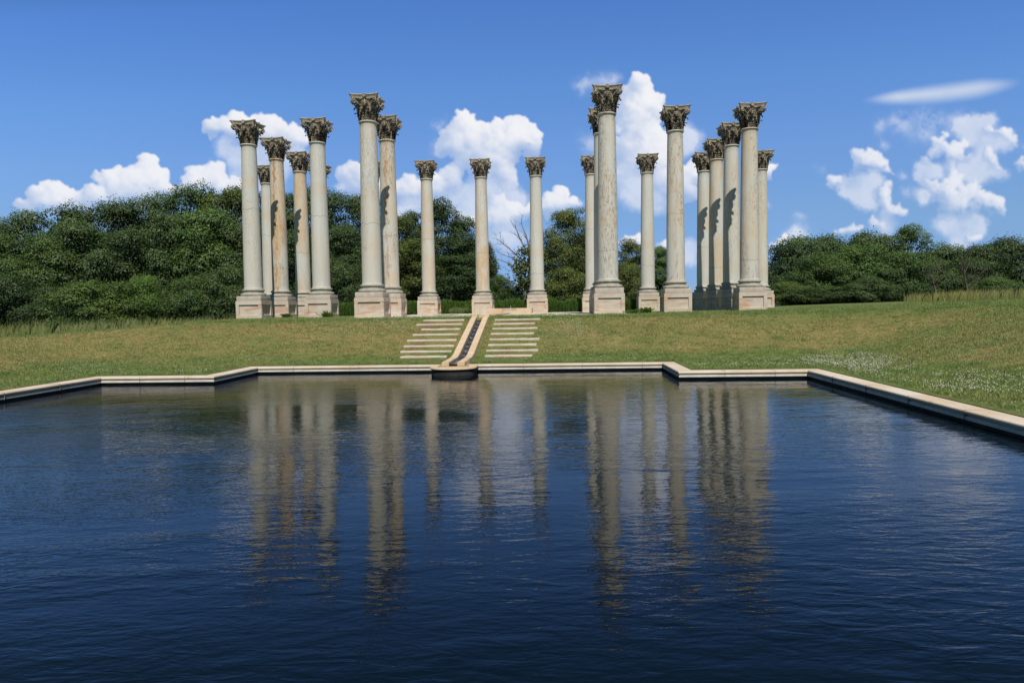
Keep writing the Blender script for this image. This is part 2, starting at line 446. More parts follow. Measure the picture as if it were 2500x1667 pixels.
# joints between coping stones: thin dark slots proud of the stone by 2 mm
nf0 = len(bm.faces)
for x in np.arange(10.9, 22.3, 1.83):
    if 15.2 < x < 17.2: continue
    box(bm, x-.003, x+.003, -10.219, -9.59, .06, .2245)
for x in (7.6, 8.9, 23.7, 25.0): box(bm, x-.003, x+.003, -13.119, -12.49, .06, .2245)
for y in np.arange(-29.4, -13.6, 1.83):
    box(bm, 25.831, 26.45, y-.003, y+.003, .06, .2245)
    box(bm, 5.87, 6.489, y-.003, y+.003, .06, .2245)
bm.faces.ensure_lookup_table()
for f_ in bm.faces[nf0:]: f_.material_index = 1
cop = child_world('coping', bm, COPE, surround); cop.data.materials.append(mat_stone('joint_mortar', (.20, .15, .10), (.26, .20, .14), (.10, .08, .06)))
bm = bmesh.new()
sweep_profile(bm, [(-.010, .058), (-.044, .060), (-.054, .070), (-.054, .110), (-.044, .122), (-.013, .126)], closed=False)
bmesh.ops.recalc_face_normals(bm, faces=bm.faces[:])
mo = child_world('moulding', bm, COPW, surround)
bm = bmesh.new()
sweep_profile(bm, [(-.004, .16), (-.004, -1.3)], closed=False)
fm = bmesh.new(); fm.faces.new([fm.verts.new((x, y, -1.25)) for x, y in POOL])
bmesh.ops.recalc_face_normals(fm, faces=fm.faces[:]); tag(obj('pool_floor', fm, DARKW), kind='structure')
wl = child_world('inner_wall', bm, DARKW, surround)


# ------------------------------------------------------------------ channel down the slope with cascade
AX = 16.12
chan = empty('water_channel', (AX, -3.2, Z_PLAZA))
tag(chan, 'tan stone water channel running down the grassy slope between the steps', 'water channel')
prof = [(-3.05, 1.66), (-3.6, 1.585), (-8.55, .475), (-9.1, .40), (-10.95, .375)]
def strip(bm, x0, x1, path, drop):
    top = []; bot = []
    for y, z in path:
        top.append((bm.verts.new((x0, y, z)), bm.verts.new((x1, y, z))))
        bot.append((bm.verts.new((x0, y, z-drop)), bm.verts.new((x1, y, z-drop))))
    for i in range(len(path)-1):
        a, b, c, d = top[i], top[i+1], bot[i], bot[i+1]
        bm.faces.new((a[0], b[0], b[1], a[1])); bm.faces.new((c[0], c[1], d[1], d[0]))
        bm.faces.new((a[0], c[0], d[0], b[0])); bm.faces.new((a[1], b[1], d[1], c[1]))
    bm.faces.new((top[0][0], top[0][1], bot[0][1], bot[0][0])); bm.faces.new((top[-1][0], bot[-1][0], bot[-1][1], top[-1][1]))
    bmesh.ops.recalc_face_normals(bm, faces=bm.faces[:])
for sx_, (a, b) in enumerate(((-.35, -.13), (.13, .35))):
    bm = bmesh.new(); strip(bm, AX+a, AX+b, prof, .42)
    bmesh.ops.bevel(bm, geom=[e for e in bm.edges if all(v.co.z > 0 for v in e.verts) and len(e.link_faces) == 2 and e.calc_face_angle() > 1.2], offset=.012, segments=2, affect='EDGES')
    child_world('side_kerb', bm, CHAN, chan)
bm = bmesh.new(); strip(bm, AX-.135, AX+.135, [(y, z-.16) for y, z in prof[:-1]]+[(-10.9, .25)], .2)
child_world('channel_bed', bm, DARKW, chan)
# small weirs in the channel, each a shallow stone lip with falling white water
WET = mat_plain('wet_stone', (.10, .09, .08), .25)
mf, nf = material('foaming_water')
finish(nf, nf.mix(nf.ramp(nf.noise(nf.pos(), 60, 3, .6), .52, .64), (.03, .04, .055), (.55, .58, .62)), .2)
for k in range(9):
    y = -3.85-.56*k; z = 1.585+(y+3.6)*(1.11/4.95)
    bm = bmesh.new(); box(bm, AX-.128, AX+.128, y-.05, y+.05, z-.2, z-.095, .008); child_world('weir', bm, WET, chan)
    bm = bmesh.new(); box(bm, AX-.07, AX+.05, y-.070, y-.052, z-.2, z-.10, .006); child_world('falling_water', bm, mf, chan)
mw, nw = material('channel_water'); finish(nw, (.012, .016, .022), .04, nw.noise(nw.pos(), 22, 3, .5), .35, .01, IOR=1.33)
bm = bmesh.new(); strip(bm, AX-.127, AX+.127, [(-8.6, .36), (-9.1, .33), (-10.9, .31)], .03); child_world('channel_water', bm, mw, chan)

# head block of the channel where it leaves the platform
bm = bmesh.new()
box(bm, AX-.37, AX-.12, -3.04, -2.55, 1.45, 1.73, .012); box(bm, AX+.12, AX+.37, -3.04, -2.55, 1.45, 1.73, .012); box(bm, AX-.118, AX+.118, -2.75, -2.56, 1.45, 1.715, .01)
child_world('head_block', bm, CHAN, chan)
for a, b in ((-.30, -.12), (.12, .30)):
    bm = bmesh.new(); box(bm, AX+a, AX+b, -2.54, 10.2, 1.5, 1.668, .01); child_world('platform_kerb', bm, CHAN, chan)

# lower basin on the pool edge: D shaped rim, black drum, shallow bowl
bas = empty('basin', (AX-.06, -11.0, 0))
tag(bas, 'semicircular stone basin jutting into the pool at the foot of the channel', 'basin')
bcx, bcy = AX-.02, -10.86
def dshape(rx, ry, back, n=28):
    pts = [(rx, back)]+[(rx*math.cos(a), -ry*math.sin(a)) for a in np.linspace(0, math.pi, n)]+[(-rx, back)]
    return [(bcx+x, bcy+y) for x, y in pts]
def slab(bm, outer, z0, z1, inner=None):
    n = len(outer)
    lo = [bm.verts.new((x, y, z0)) for x, y in outer]; hi = [bm.verts.new((x, y, z1)) for x, y in outer]
    for i in range(n): bm.faces.new((lo[i], lo[(i+1) % n], hi[(i+1) % n], hi[i]))
    if inner is None: bm.faces.new(hi); bm.faces.new(list(reversed(lo)))
    else:
        li = [bm.verts.new((x, y, z0)) for x, y in inner]; hi2 = [bm.verts.new((x, y, z1)) for x, y in inner]
        for i in range(n):
            j = (i+1) % n
            bm.faces.new((li[j], li[i], hi2[i], hi2[j])); bm.faces.new((hi[i], hi[j], hi2[j], hi2[i])); bm.faces.new((lo[j], lo[i], li[i], li[j]))
    bmesh.ops.recalc_face_normals(bm, faces=bm.faces[:])
bm = bmesh.new(); slab(bm, dshape(.71, .58, .70), .165, .225)
bmesh.ops.bevel(bm, geom=[e for e in bm.edges if len(e.link_faces) == 2 and e.calc_face_angle() > 1.2 and abs(e.verts[0].co.z-e.verts[1].co.z) < 1e-4], offset=.02, segments=3, affect='EDGES')
child_world('rim', bm, CHAN, bas)
bm = bmesh.new(); slab(bm, dshape(.655, .52, .62), -.5, .165); child_world('drum', bm, DARKW, bas)
bm = bmesh.new(); slab(bm, dshape(.46, .38, .34), .2255, .262); child_world('bowl_floor', bm, CHAN, bas)
mb, nb = material('shallow_brown_water'); finish(nb, nb.mix(nb.noise(nb.pos(), 5, 3, .5), (.16, .11, .035), (.24, .17, .06)), .08, nb.noise(nb.pos(), 18, 3, .5), .3, .02, IOR=1.33)
bm = bmesh.new(); slab(bm, dshape(.43, .35, .31), .2625, .270); child_world('bowl_water', bm, mb, bas)

# ------------------------------------------------------------------ steps in the slope
ordn = ['topmost', 'second from the top', 'third from the top', 'fourth from the top', 'fourth from the bottom', 'third from the bottom', 'second from the bottom', 'lowest']
Lx = [(13.85, 15.52), (13.70, 15.53), (14.02, 15.54), (13.80, 15.55), (13.72, 15.57), (13.73, 15.56), (13.76, 15.57), (13.90, 15.50)]
Rx = [(16.76, 18.60), (16.77, 18.40), (16.78, 18.52), (16.78, 18.40), (16.79, 18.62), (16.80, 18.53), (16.79, 18.60), (16.81, 18.42)]
for side, LX in (('left', Lx), ('right', Rx)):
    for k, (xa, xb) in enumerate(LX):
        y = -3.66-.65*k; z = float(height((xa+xb)/2, y-.05))+.050
        root = empty('stone_step', ((xa+xb)/2, y, z))
        bm = bmesh.new(); w = (xb-xa)/2
        r = bmesh.ops.create_grid(bm, x_segments=9, y_segments=2, size=1)
        for v in r['verts']: v.co = Vector((v.co.x*w, v.co.y*.17+.10, 0))
        for v in bm.verts:
            v.co.y += random.uniform(-.010, .010); v.co.z += random.uniform(-.006, .006)
        ex = bmesh.ops.extrude_face_region(bm, geom=bm.faces[:])
        for v in ex['geom']:
            if isinstance(v, bmesh.types.BMVert): v.co.z -= .065
        bmesh.ops.recalc_face_normals(bm, faces=bm.faces[:])
        rr = obj('tread', bm, TREAD, root)
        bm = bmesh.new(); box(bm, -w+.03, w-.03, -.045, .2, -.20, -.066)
        obj('riser', bm, mat_soil if 'mat_soil' in globals() else globals().setdefault('mat_soil', mat_stone('shaded_soil', (.13, .085, .045), (.08, .055, .03), (.04, .03, .02), 8)), root)  # soil colour darkened to carry the shadow beneath the tread
        root.rotation_euler.z = random.uniform(-.006, .006)
        tag(root, f'{ordn[k]} stone tread {side} of the water channel', 'step', 'stone treads set in the slope')

# ------------------------------------------------------------------ platform paving and small fountain
bm = bmesh.new()
random.seed(3)
def flag(x0, x1, y0, y1):
    box(bm, x0+.006, x1-.006, y0+.006, y1-.006, 1.50, 1.625+random.uniform(-.006, .006))
yy = -1.0
while yy < 15.4:
    for k in range(14):
        x0 = 9.6+k*.93
        if x0 < 15.8 and x0+.93 > 15.8: flag(x0, 15.88, yy, yy+.93)
        elif 15.8 <= x0 < 16.55: flag(16.52, x0+.93, yy, yy+.93) if x0+.93 > 16.6 else None
        else: flag(x0, x0+.93, yy, yy+.93)
    yy += .93
paving = obj('paving', bm, PAVE); tag(paving, kind='structure')

ft = empty('fountain', (16.4, 11.6, Z_PLAZA))
tag(ft, 'low square pinkish stone fountain basin with a small jet between the rear columns', 'fountain')
bm = bmesh.new()
for a in ((-1.35, -.42, -1.35, -1.12, 0, .36), (.42, 1.35, -1.35, -1.12, 0, .36), (-.418, .418, -1.33, -1.14, 0, .20),
          (-1.35, -1.12, -1.118, 1.35, 0, .36), (1.12, 1.35, -1.118, 1.35, 0, .36), (-1.118, 1.118, 1.12, 1.35, 0, .36)):
    box(bm, *a, .012)
obj('basin_wall', bm, CHAN, ft)
bm = bmesh.new(); box(bm, -1.115, 1.115, -1.115, 1.115, .05, .19); obj('basin_water', bm, mw, ft)
bm = bmesh.new(); lathe(bm, [(.05, .19), (.04, .30), (.02, .33), (.012, .50)], 10); obj('nozzle', bm, COPW, ft)

# ------------------------------------------------------------------ the column
def pedestal_mesh():
    bm = bmesh.new()
    w = .675
    # lower block with a sunk panel on each face, built as frame + recessed panel
    z0, z1 = -.25, .965
    pz0, pz1, pw = .22, .765, .51
    sd = .06
    for k in range(4):
        rot = Matrix.Rotation(k*math.pi/2, 3, 'Z')
        def q(*pts):
            vs = [bm.verts.new(rot @ Vector(p)) for p in pts]; bm.faces.new(vs)
        y = -w; yi = -w+sd
        q((-w, y, z0), (w, y, z0), (w, y, pz0), (-w, y, pz0))
        q((-w, y, pz1), (w, y, pz1), (w, y, z1), (-w, y, z1))
        q((-w, y, pz0), (-pw, y, pz0), (-pw, y, pz1), (-w, y, pz1))
        q((pw, y, pz0), (w, y, pz0), (w, y, pz1), (pw, y, pz1))
        q((-pw, y, pz0), (pw, y, pz0), (pw-.012, yi, pz0+.012), (-pw+.012, yi, pz0+.012))
        q((-pw, y, pz1), (-pw+.012, yi, pz1-.012), (pw-.012, yi, pz1-.012), (pw, y, pz1))
        q((-pw, y, pz0), (-pw+.012, yi, pz0+.012), (-pw+.012, yi, pz1-.012), (-pw, y, pz1))
        q((pw, y, pz0), (pw, y, pz1), (pw-.012, yi, pz1-.012), (pw-.012, yi, pz0+.012))
        q((-pw+.012, yi, pz0+.012), (pw-.012, yi, pz0+.012), (pw-.012, yi, pz1-.012), (-pw+.012, yi, pz1-.012))
    vs = [bm.verts.new(p) for p in ((-w, -w, z1), (w, -w, z1), (w, w, z1), (-w, w, z1))]; bm.faces.new(vs)
    bmesh.ops.remove_doubles(bm, verts=bm.verts[:], dist=1e-4)
    bmesh.ops.recalc_face_normals(bm, faces=bm.faces[:])
    es = [e for e in bm.edges if len(e.link_faces) == 2 and e.calc_face_angle() > 1.2 and all(max(abs(v.co.x), abs(v.co.y)) > w-.001 for v in e.verts) and not all(abs(abs(v.co.x)-w) > .001 and v.co.z < .9 for v in e.verts)]
    bmesh.ops.bevel(bm, geom=[e for e in es if (abs(e.verts[0].co.z-e.verts[1].co.z) > .1 and abs(abs(e.verts[0].co.x)-w) < .001 and abs(abs(e.verts[0].co.y)-w) < .001) or min(v.co.z for v in e.verts) > z1-.01], offset=.014, segments=2, affect='EDGES')
    return bm
def plinth_mesh():
    bm = bmesh.new(); box(bm, -.635, .635, -.635, .635, .968, 1.205, .016); return bm
def torus_pts(r, zc, rad, a0=-90, a1=90, n=8, fl=1.0):
    return [(r+rad*math.cos(R(a))*fl, zc+rad*math.sin(R(a))) for a in np.linspace(a0, a1, n)]
def base_mesh():
    bm = bmesh.new()
    prof = [(.50, 1.206)] + torus_pts(.565, 1.206+.072, .072) + [(.545, 1.352), (.545, 1.362)]
    prof += [(.515, 1.375), (.492, 1.40), (.492, 1.43), (.508, 1.452), (.512, 1.456), (.512, 1.464)]
    prof += torus_pts(.515, 1.464+.042, .042) + [(.495, 1.551), (.495, 1.566)] + [(.478, 1.572)]
    lathe(bm, prof, 56); return bm
NECK = 1.21+7.70
def shaft_mesh():
    bm = bmesh.new()
    prof = [(.470, 1.573), (.458, 1.60), (.450, 1.65)]
    z0, z1 = 1.65, NECK-.10
    for k in range(1, 27):
        t = k/26; prof.append((.450-(.450-.373)*(t**1.7), z0+(z1-z0)*t))
    prof += [(.380, NECK-.075), (.392, NECK-.058)]
    prof += [(.405, NECK-.052), (.425, NECK-.035), (.432, NECK-.012), (.425, NECK+.012), (.402, NECK+.024), (.385, NECK+.03)]
    lathe(bm, prof, 56); return bm
def bell_mesh():
    bm = bmesh.new()
    lathe(bm, [(.372, .031), (.365, .2), (.37, .45), (.39, .65), (.43, .80), (.49, .90), (.53, .945), (.53, .962)], 40); return bm
def abacus_outline(s=1.0, inset=0.0, n=9):
    pts = []
    c = .665*s
    for k in range(4):
        a = k*math.pi/2; ca, sa = math.cos(a), math.sin(a)
        # side facing -y rotated by a: from left corner to right corner
        loc = []
        cc = c-.055*s
        for t in np.linspace(-1, 1, n):
            loc.append((t*cc, -(.505*s + (c-.505*s)*abs(t)**2.1)))
        pts += [(x*ca-y*sa, x*sa+y*ca) for x, y in loc]
    return pts
def abacus_mesh():
    bm = bmesh.new()
    levels = [(.90, .964), (.905, .985), (.915, 1.0), (.955, 1.062), (.985, 1.085), (1.0, 1.09), (1.02, 1.105), (1.03, 1.135), (1.015, 1.148)]
    rings = [[bm.verts.new((x, y, z)) for x, y in abacus_outline(s)] for s, z in levels]
    m = len(rings[0])
    for a, b in zip(rings, rings[1:]):
        for j in range(m): bm.faces.new((a[j], a[(j+1) % m], b[(j+1) % m], b[j]))
    bm.faces.new(rings[-1]); bm.faces.new(list(reversed(rings[0])))
    bmesh.ops.recalc_face_normals(bm, faces=bm.faces[:])
    return bm
def leaf_mesh(h, w, out, r_at, seed=0):
    """acanthus leaf: lobed blade hugging the bell then curling outwards, facing +x"""
    bm = bmesh.new()
    ns, nw_ = 30, 12
    grid = []
    for i in range(ns+1):
        s = i/ns
        if s < .68:
            t = s/.68; z = .03+t*h*.86; r = r_at(z)+.022+.045*t*t
        else:
            t = (s-.68)/.32; a = t*math.pi*1.05
            z = .03+h*.86+math.sin(a)*h*.14; r = r_at(.03+h*.86)+.067+(1-math.cos(a))*out*.5
        env = (.62+.55*math.sin(min(1, s*1.15)*math.pi*.62)) * (1 if s < .7 else max(.12, 1-((s-.7)/.3)**1.6))
        lob = 1-.34*abs(math.cos(s*math.pi*3.6))**1.5 - .07*abs(math.sin(s*math.pi*15))
        ww = w*.5*env*lob
        row = []
        for j in range(nw_+1):
            u = j/nw_*2-1
            ridge = .030*(1-abs(u))**1.5 + .012*math.cos(u*math.pi*3.5)
            curl = -.028*abs(u)**2 + (.030*abs(u)**3 if s > .25 else 0) + .02*math.sin(s*math.pi*7.2)*abs(u)
            rr = r+ridge+curl
            ang = u*ww/max(r, .3)
            tw = -.03*h*abs(u)*(1 if s > .7 else .4)
            row.append(bm.verts.new((rr*math.cos(ang), rr*math.sin(ang), z+tw+.01*math.sin(s*40+u*6))))
        grid.append(row)
    for i in range(ns):
        for j in range(nw_): bm.faces.new((grid[i][j], grid[i][j+1], grid[i+1][j+1], grid[i+1][j]))
    bmesh.ops.solidify(bm, geom=bm.faces[:], thickness=.018)
    return bm
def bell_r(z): return .368+.02*(z/.6)**2
def volute_mesh():
    """corner scroll pair facing +x: stem rising from the bell, curling under the abacus corner"""
    bm = bmesh.new()
    for sgn in (-1, 1):
        pts = []; rad = []
        for t in np.linspace(0, 1, 9):
            pts.append((.42+.30*t**1.5, sgn*(.17-.10*t), .52+.38*t**.8)); rad.append(.030+.006*t)
        cx_, cz_ = .735, .835
        for a in np.linspace(100, -520, 34):
            k = (100-a)/620; rr = .098*(1-k)+.014
            pts.append((cx_+rr*math.cos(R(a)), sgn*(.055+.015*k), cz_+rr*math.sin(R(a)))); rad.append(.034*(1-.45*k))
        tube(bm, pts, rad, 6)
    # leaf below the scroll
    g = []
    for i in range(11):
        s = i/10; x = .44+.30*s**1.2+(.05 if s > .8 else 0); z = .50+.24*math.sin(s*1.9)
        ww = .15*math.sin(min(1, s*1.1+.15)*math.pi)**.6*(1-.3*abs(math.cos(s*11)))+.02
        g.append([bm.verts.new((x, u*ww, z-abs(u)*.06)) for u in (-1, -.5, 0, .5, 1)])
    for a, b in zip(g, g[1:]):
        for j in range(4): bm.faces.new((a[j], a[j+1], b[j+1], b[j]))
    return bm
def helix_mesh():
    """pair of small inner scrolls meeting at the middle of a face (+x), with calyx stems"""
    bm = bmesh.new()
    for sgn in (-1, 1):
        pts = []; rad = []
        for t in np.linspace(0, 1, 8):
            pts.append((.425+.075*t, sgn*(.235-.155*t**1.4), .50+.34*t**.8)); rad.append(.026)
        for a in np.linspace(60, -430, 24):
            k = (60-a)/490; rr = .062*(1-k)+.010
            pts.append((.505+.02*k, sgn*(.085-rr*math.cos(R(a))*1.0), .80+rr*math.sin(R(a)))); rad.append(.024*(1-.4*k))
        tube(bm, pts, rad, 6)
        # caulis stem with small leaflet
        tube(bm, [(.405, sgn*.20, .28), (.415, sgn*.21, .42), (.43, sgn*.235, .52)], [.022, .026, .036], 6)
    # central heart ornament
    tube(bm, [(.47, 0, .60), (.50, 0, .70), (.52, 0, .78), (.53, 0, .93)], [.018, .045, .030, .018], 6)
    return bm
def rosette_mesh():
    bm = bmesh.new()
    tube(bm, [(.50, 0, 1.075), (.60, 0, 1.075)], [.095, .085], 12)
    for k in range(6):
        a = k*math.pi/3
        tube(bm, [(.575, .045*math.cos(a), 1.075+.045*math.sin(a)), (.592, .075*math.cos(a), 1.075+.075*math.sin(a)), (.575, .10*math.cos(a), 1.075+.10*math.sin(a))], [.022, .026, .012], 5)
    tube(bm, [(.57, 0, 1.075), (.607, 0, 1.075)], [.028, .018], 8)
    return bm

def make_column():
    root = empty('corinthian_column')
    ped = smooth(obj('pedestal', pedestal_mesh(), PED, root), 30)
    smooth(obj('plinth', plinth_mesh(), PED, ped), 30)
    smooth(obj('base', base_mesh(), BASE, root), 35)
    smooth(obj('shaft', shaft_mesh(), SHAFT, root), 35)
    cap = smooth(obj('capital', bell_mesh(), BELL, root, (0, 0, NECK)), 40)
    smooth(obj('abacus', abacus_mesh(), ABAC, cap), 35)
    lm = [leaf_mesh(.36, .275, .13, bell_r), leaf_mesh(.66, .30, .17, bell_r)]
    datas = []
    for b in lm:
        me = bpy.data.meshes.new('acanthus_leaf'); b.to_mesh(me); b.free(); me.materials.append(LEAFST); datas.append(me)
    for k in range(8):
        for tier, da in ((0, 22.5), (1, 0)):
            o = smooth(obj('acanthus_leaf', datas[tier], None, cap), 60)
            o.rotation_euler.z = R(k*45+da)
    me_v = bpy.data.meshes.new('volute'); b = volute_mesh(); b.to_mesh(me_v); b.free(); me_v.materials.append(LEAFST)
    me_h = bpy.data.meshes.new('inner_scroll'); b = helix_mesh(); b.to_mesh(me_h); b.free(); me_h.materials.append(LEAFST)
    me_r = bpy.data.meshes.new('rosette'); b = rosette_mesh(); b.to_mesh(me_r); b.free(); me_r.materials.append(LEAFST)
    for k in range(4):
        smooth(obj('volute', me_v, None, cap), 60).rotation_euler.z = R(45+90*k)
        smooth(obj('inner_scroll', me_h, None, cap), 60).rotation_euler.z = R(90*k)
        smooth(obj('rosette', me_r, None, cap), 60).rotation_euler.z = R(90*k)
    return root
COLS = [  # i, r, pits, wash, label
    (1, 1, .25, .15, 'pale column at the far left front corner of the colonnade, reddish pedestal'),
    (1, 2, .5, .8, 'column with a long orange rust streak, second from the front in the left side line'),
    (1, 3, .15, .75, 'orange-tinted column third from the front in the left side line, crack halfway up'),
    (1, 4, .1, .3, 'rear column behind the clean pale column, only a corner of its capital showing'),
    (2, 1, .15, .2, 'clean pale column just right of the left front corner column'),
    (3, 0, .35, .3, 'tallest-looking column on the left, standing in front of its neighbours'),
    (3, 1, .55, .4, 'column with rusty pits close behind the tallest left column, capital shadow on its side'),
    (2, 4, .1, .3, 'rear column hidden behind the tallest left column, only a sliver of capital showing'),
    (0, 4, .1, .3, 'thin-looking rear column in the gap between leftmost column and rust-streaked column'),
    (3, 4, .1, .45, 'rear row column standing alone just left of the water channel'),
    (4, 4, .2, .9, 'rear row column with tan streaks directly above the water channel'),
    (5, 4, .1, .1, 'grey-white rear row column beside the bare dead tree'),
    (6, 4, .1, .3, 'rear row column half seen left of the nearest column on the right'),
    (6, 1, .1, .1, 'shaded column directly behind the nearest column on the right'),
    (6, 0, .62, .2, 'nearest and largest column, marked with brown pits, right of centre'),
    (7, 4, .1, .25, 'rear row column standing alone between the two big right hand columns'),
    (7, 1, .6, .3, 'column with vertical brown cracks and wavy joint near its foot, right of centre'),
    (8, 4, .1, .3, 'backmost of the four lined-up columns in the right side line'),
    (8, 3, .15, .6, 'third column back in the right side line, yellowish with a capital shadow'),
    (8, 2, .3, .2, 'second column back in the right side line, with capital shadow'),
    (8, 1, .5, .5, 'front column of the right side line, tan blotches low on its shaft'),
    (9, 4, .3, .3, 'rightmost column, rear row, partly behind the front column of the right side line'),
]
proto = make_column()
for k, (i, r, pits, wash, lab) in enumerate(COLS):
    o = proto if k == 0 else copy_tree(proto)
    o.location = (i*3.6, r*3.6, Z_PLAZA)
    o.rotation_euler.z = 0 if k in (1, 6, 14, 16) else R(random.choice((0, 90, 180, 270)))
    for ch in o.children:
        if ch.type == 'MESH': ch.color = (pits, wash, {1: .75, 6: .5, 14: .12, 16: .25}.get(k, 0), 1)
    tag(o, lab, 'column', 'corinthian columns on the hilltop platform')

# ------------------------------------------------------------------ foliage builders
def leaf_cards(P, N, size, rg, aspect=.62, fold=.25):
    """rhombic leaf sprays at P facing N; returns V,F"""
    n = len(P)
    N = N/np.maximum(np.linalg.norm(N, axis=1, keepdims=True), 1e-6)
    a = rg.normal(size=(n, 3)); a -= (a*N).sum(1, keepdims=True)*N; a /= np.maximum(np.linalg.norm(a, axis=1, keepdims=True), 1e-6)
    b = np.cross(N, a)
    s = size*rg.uniform(.6, 1.35, n)[:, None]
    V = np.empty((n, 4, 3))
    V[:, 0] = P+a*s; V[:, 1] = P+b*s*aspect-N*s*fold; V[:, 2] = P-a*s; V[:, 3] = P-b*s*aspect-N*s*fold*.6
    F = np.arange(n*4).reshape(n, 4)
    return V.reshape(-1, 3), F
def crown_mesh(name, seed, w, h, z0, lobes, leaves, size, lr=(.15, .26), low=True, flat=.72, wob=.2):
    rg = np.random.default_rng(seed)
    hw, hh = w/2, (h-z0)/2
    C = []; Rr = []
    zc = z0+hh
    tries = 0
    while len(C) < lobes and tries < 5000:
        tries += 1
        d = rg.normal(size=3); d /= np.linalg.norm(d)
        if not low and d[2] < -.45: continue
        rad = rg.uniform(.50, .93)
        lob_r = rg.uniform(*lr)*w
        k = 1+wob*math.sin(d[0]*3.1+seed)*math.cos(d[1]*2.7+seed*1.3)
        ex = rad*(1-lob_r/w*.9)*k
        # crowns are widest a third of the way up, domed above
        c = np.array([d[0]*hw*ex, d[1]*hw*ex, zc+d[2]*hh*ex])
        C.append(c); Rr.append(lob_r)
    for k in range(max(5, lobes//9)):                                # rounded, closed top
        a_ = rg.uniform(0, 6.28); q_ = rg.uniform(0, .42)
        C.append(np.array([math.cos(a_)*q_*hw, math.sin(a_)*q_*hw, zc+hh*math.sqrt(1-q_*q_)*rg.uniform(.70, .84)])); Rr.append(rg.uniform(*lr)*w*1.1)
    C = np.array(C); Rr = np.array(Rr)
    per = Rr**2; per = per/per.sum()
    idx = rg.choice(len(C), leaves, p=per)
    d = rg.normal(size=(leaves, 3)); d[:, 2] = np.abs(d[:, 2])*np.where(rg.random(leaves) < .84, 1, -1); d /= np.linalg.norm(d, axis=1, keepdims=True)
    # sub-clumps inside each lobe
    sub = np.sin(d[:, 0]*7+idx*1.3)*np.sin(d[:, 1]*6.3+idx*2.1)*np.sin(d[:, 2]*6.7+idx*.7)
    rr = Rr[idx]*(rg.uniform(.70, 1.0, leaves)+.22*sub)
    P = C[idx]+d*rr[:, None]*np.array([1, 1, flat])
    P += rg.normal(size=P.shape)*.04*w/8
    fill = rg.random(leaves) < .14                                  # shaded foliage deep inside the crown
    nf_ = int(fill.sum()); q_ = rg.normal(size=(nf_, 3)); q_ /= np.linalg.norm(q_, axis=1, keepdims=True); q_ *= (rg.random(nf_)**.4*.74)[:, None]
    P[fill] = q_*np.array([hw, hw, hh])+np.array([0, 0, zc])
    stray = rg.random(leaves) < .03
    P[stray] += d[stray]*rg.uniform(.1, .5, stray.sum())[:, None]*w/9
    P[:, 2] = np.maximum(P[:, 2], .15)
    out = P-np.array([0, 0, zc]); out /= np.maximum(np.linalg.norm(out, axis=1, keepdims=True), 1e-6)
    N = d*1.0+out*.35+np.array([0, 0, .35])+rg.normal(size=P.shape)*.40
    ztop = np.percentile(P[:, 2], 98.6); P[:, 2] *= h/ztop; C[:, 2] *= h/ztop
    kx = w/(np.percentile(P[:, 0], 98.5)-np.percentile(P[:, 0], 1.5)); P[:, :2] *= kx; C[:, :2] *= kx
    V, F = leaf_cards(P, N, size, rg)
    tint = np.clip(.20+.30*(P[:, 2]-z0)/(h-z0)+.30*(d[:, 2])+1.5*(rr/Rr[idx]-.90)+rg.normal(size=leaves)*.11, 0, 1)  # inner and lower leaves tinted darker, painting in the crown's own shade
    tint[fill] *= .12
    tint = np.repeat(tint, 4)
    return np_mesh(name, V, F, np.stack([tint, tint, tint], 1)), C, Rr
def trunk_mesh(C, seed, h, r=.22, nlimb=12):
    rg = random.Random(seed); bm = bmesh.new()
    top = Vector((rg.uniform(-.3, .3), rg.uniform(-.3, .3), h*.72))
    mid = Vector((rg.uniform(-.25, .25), rg.uniform(-.25, .25), h*.33))
    tube(bm, [(0, 0, -.6), (0, 0, .1), mid, top], [r*1.5, r*1.1, r*.8, r*.25], 8)
    order = list(range(len(C))); rg.shuffle(order)
    for k in order[:nlimb]:
        c = Vector(C[k]); s = rg.uniform(.25, .7)
        st = mid.lerp(top, s) if c.z > mid.z else Vector((0, 0, .1)).lerp(mid, .7)
        m = st.lerp(c, .5)+Vector((0, 0, -.1*(c-st).length))
        tube(bm, [st, m, c], [r*.42, r*.26, r*.08], 6)
    return bm
# ------------------------------------------------------------------ prototypes of trees (nominal 12 m tall, 9 m wide)
PROTO = {}
def proto_tree(key, seed, w=9, h=12, z0=1.0, lobes=34, leaves=42000, size=.105, **kw):
    me, C, _ = crown_mesh('crown', seed, w, h, z0, lobes, leaves, size, **kw)
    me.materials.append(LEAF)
    b = trunk_mesh(C, seed, h); tm = bpy.data.meshes.new('trunk'); b.to_mesh(tm); b.free(); tm.materials.append(BARK)
    PROTO[key] = (me, tm, w, h)
proto_tree('round1', 11, lobes=90, lr=(.09, .165), flat=.78); proto_tree('round2', 23, lobes=78, lr=(.10, .175), flat=.78); proto_tree('round3', 37, lobes=110, lr=(.08, .15), flat=.78)
proto_tree('tall', 41, w=7.5, h=12, lobes=70, lr=(.10, .18), flat=.65); proto_tree('open', 53, lobes=34, lr=(.09, .16), leaves=26000, z0=2.5, wob=.35)
proto_tree('dome', 61, w=9, h=12, z0=.6, lobes=130, lr=(.07, .13), flat=.85, leaves=52000, size=.10)
proto_tree('bush', 71, w=9, h=8, z0=.1, flat=1.15, lobes=95, lr=(.08, .15), leaves=36000, size=.105)
proto_tree('feathery', 83, w=9, h=9, z0=.1, lobes=60, lr=(.08, .16), leaves=44000, size=.10, flat=1.25)
proto_tree('low1', 91, w=9, h=7, z0=.2, lobes=80, lr=(.09, .16), flat=.9); proto_tree('low2', 97, w=9, h=7, z0=.2, lobes=95, lr=(.08, .15), flat=.95)
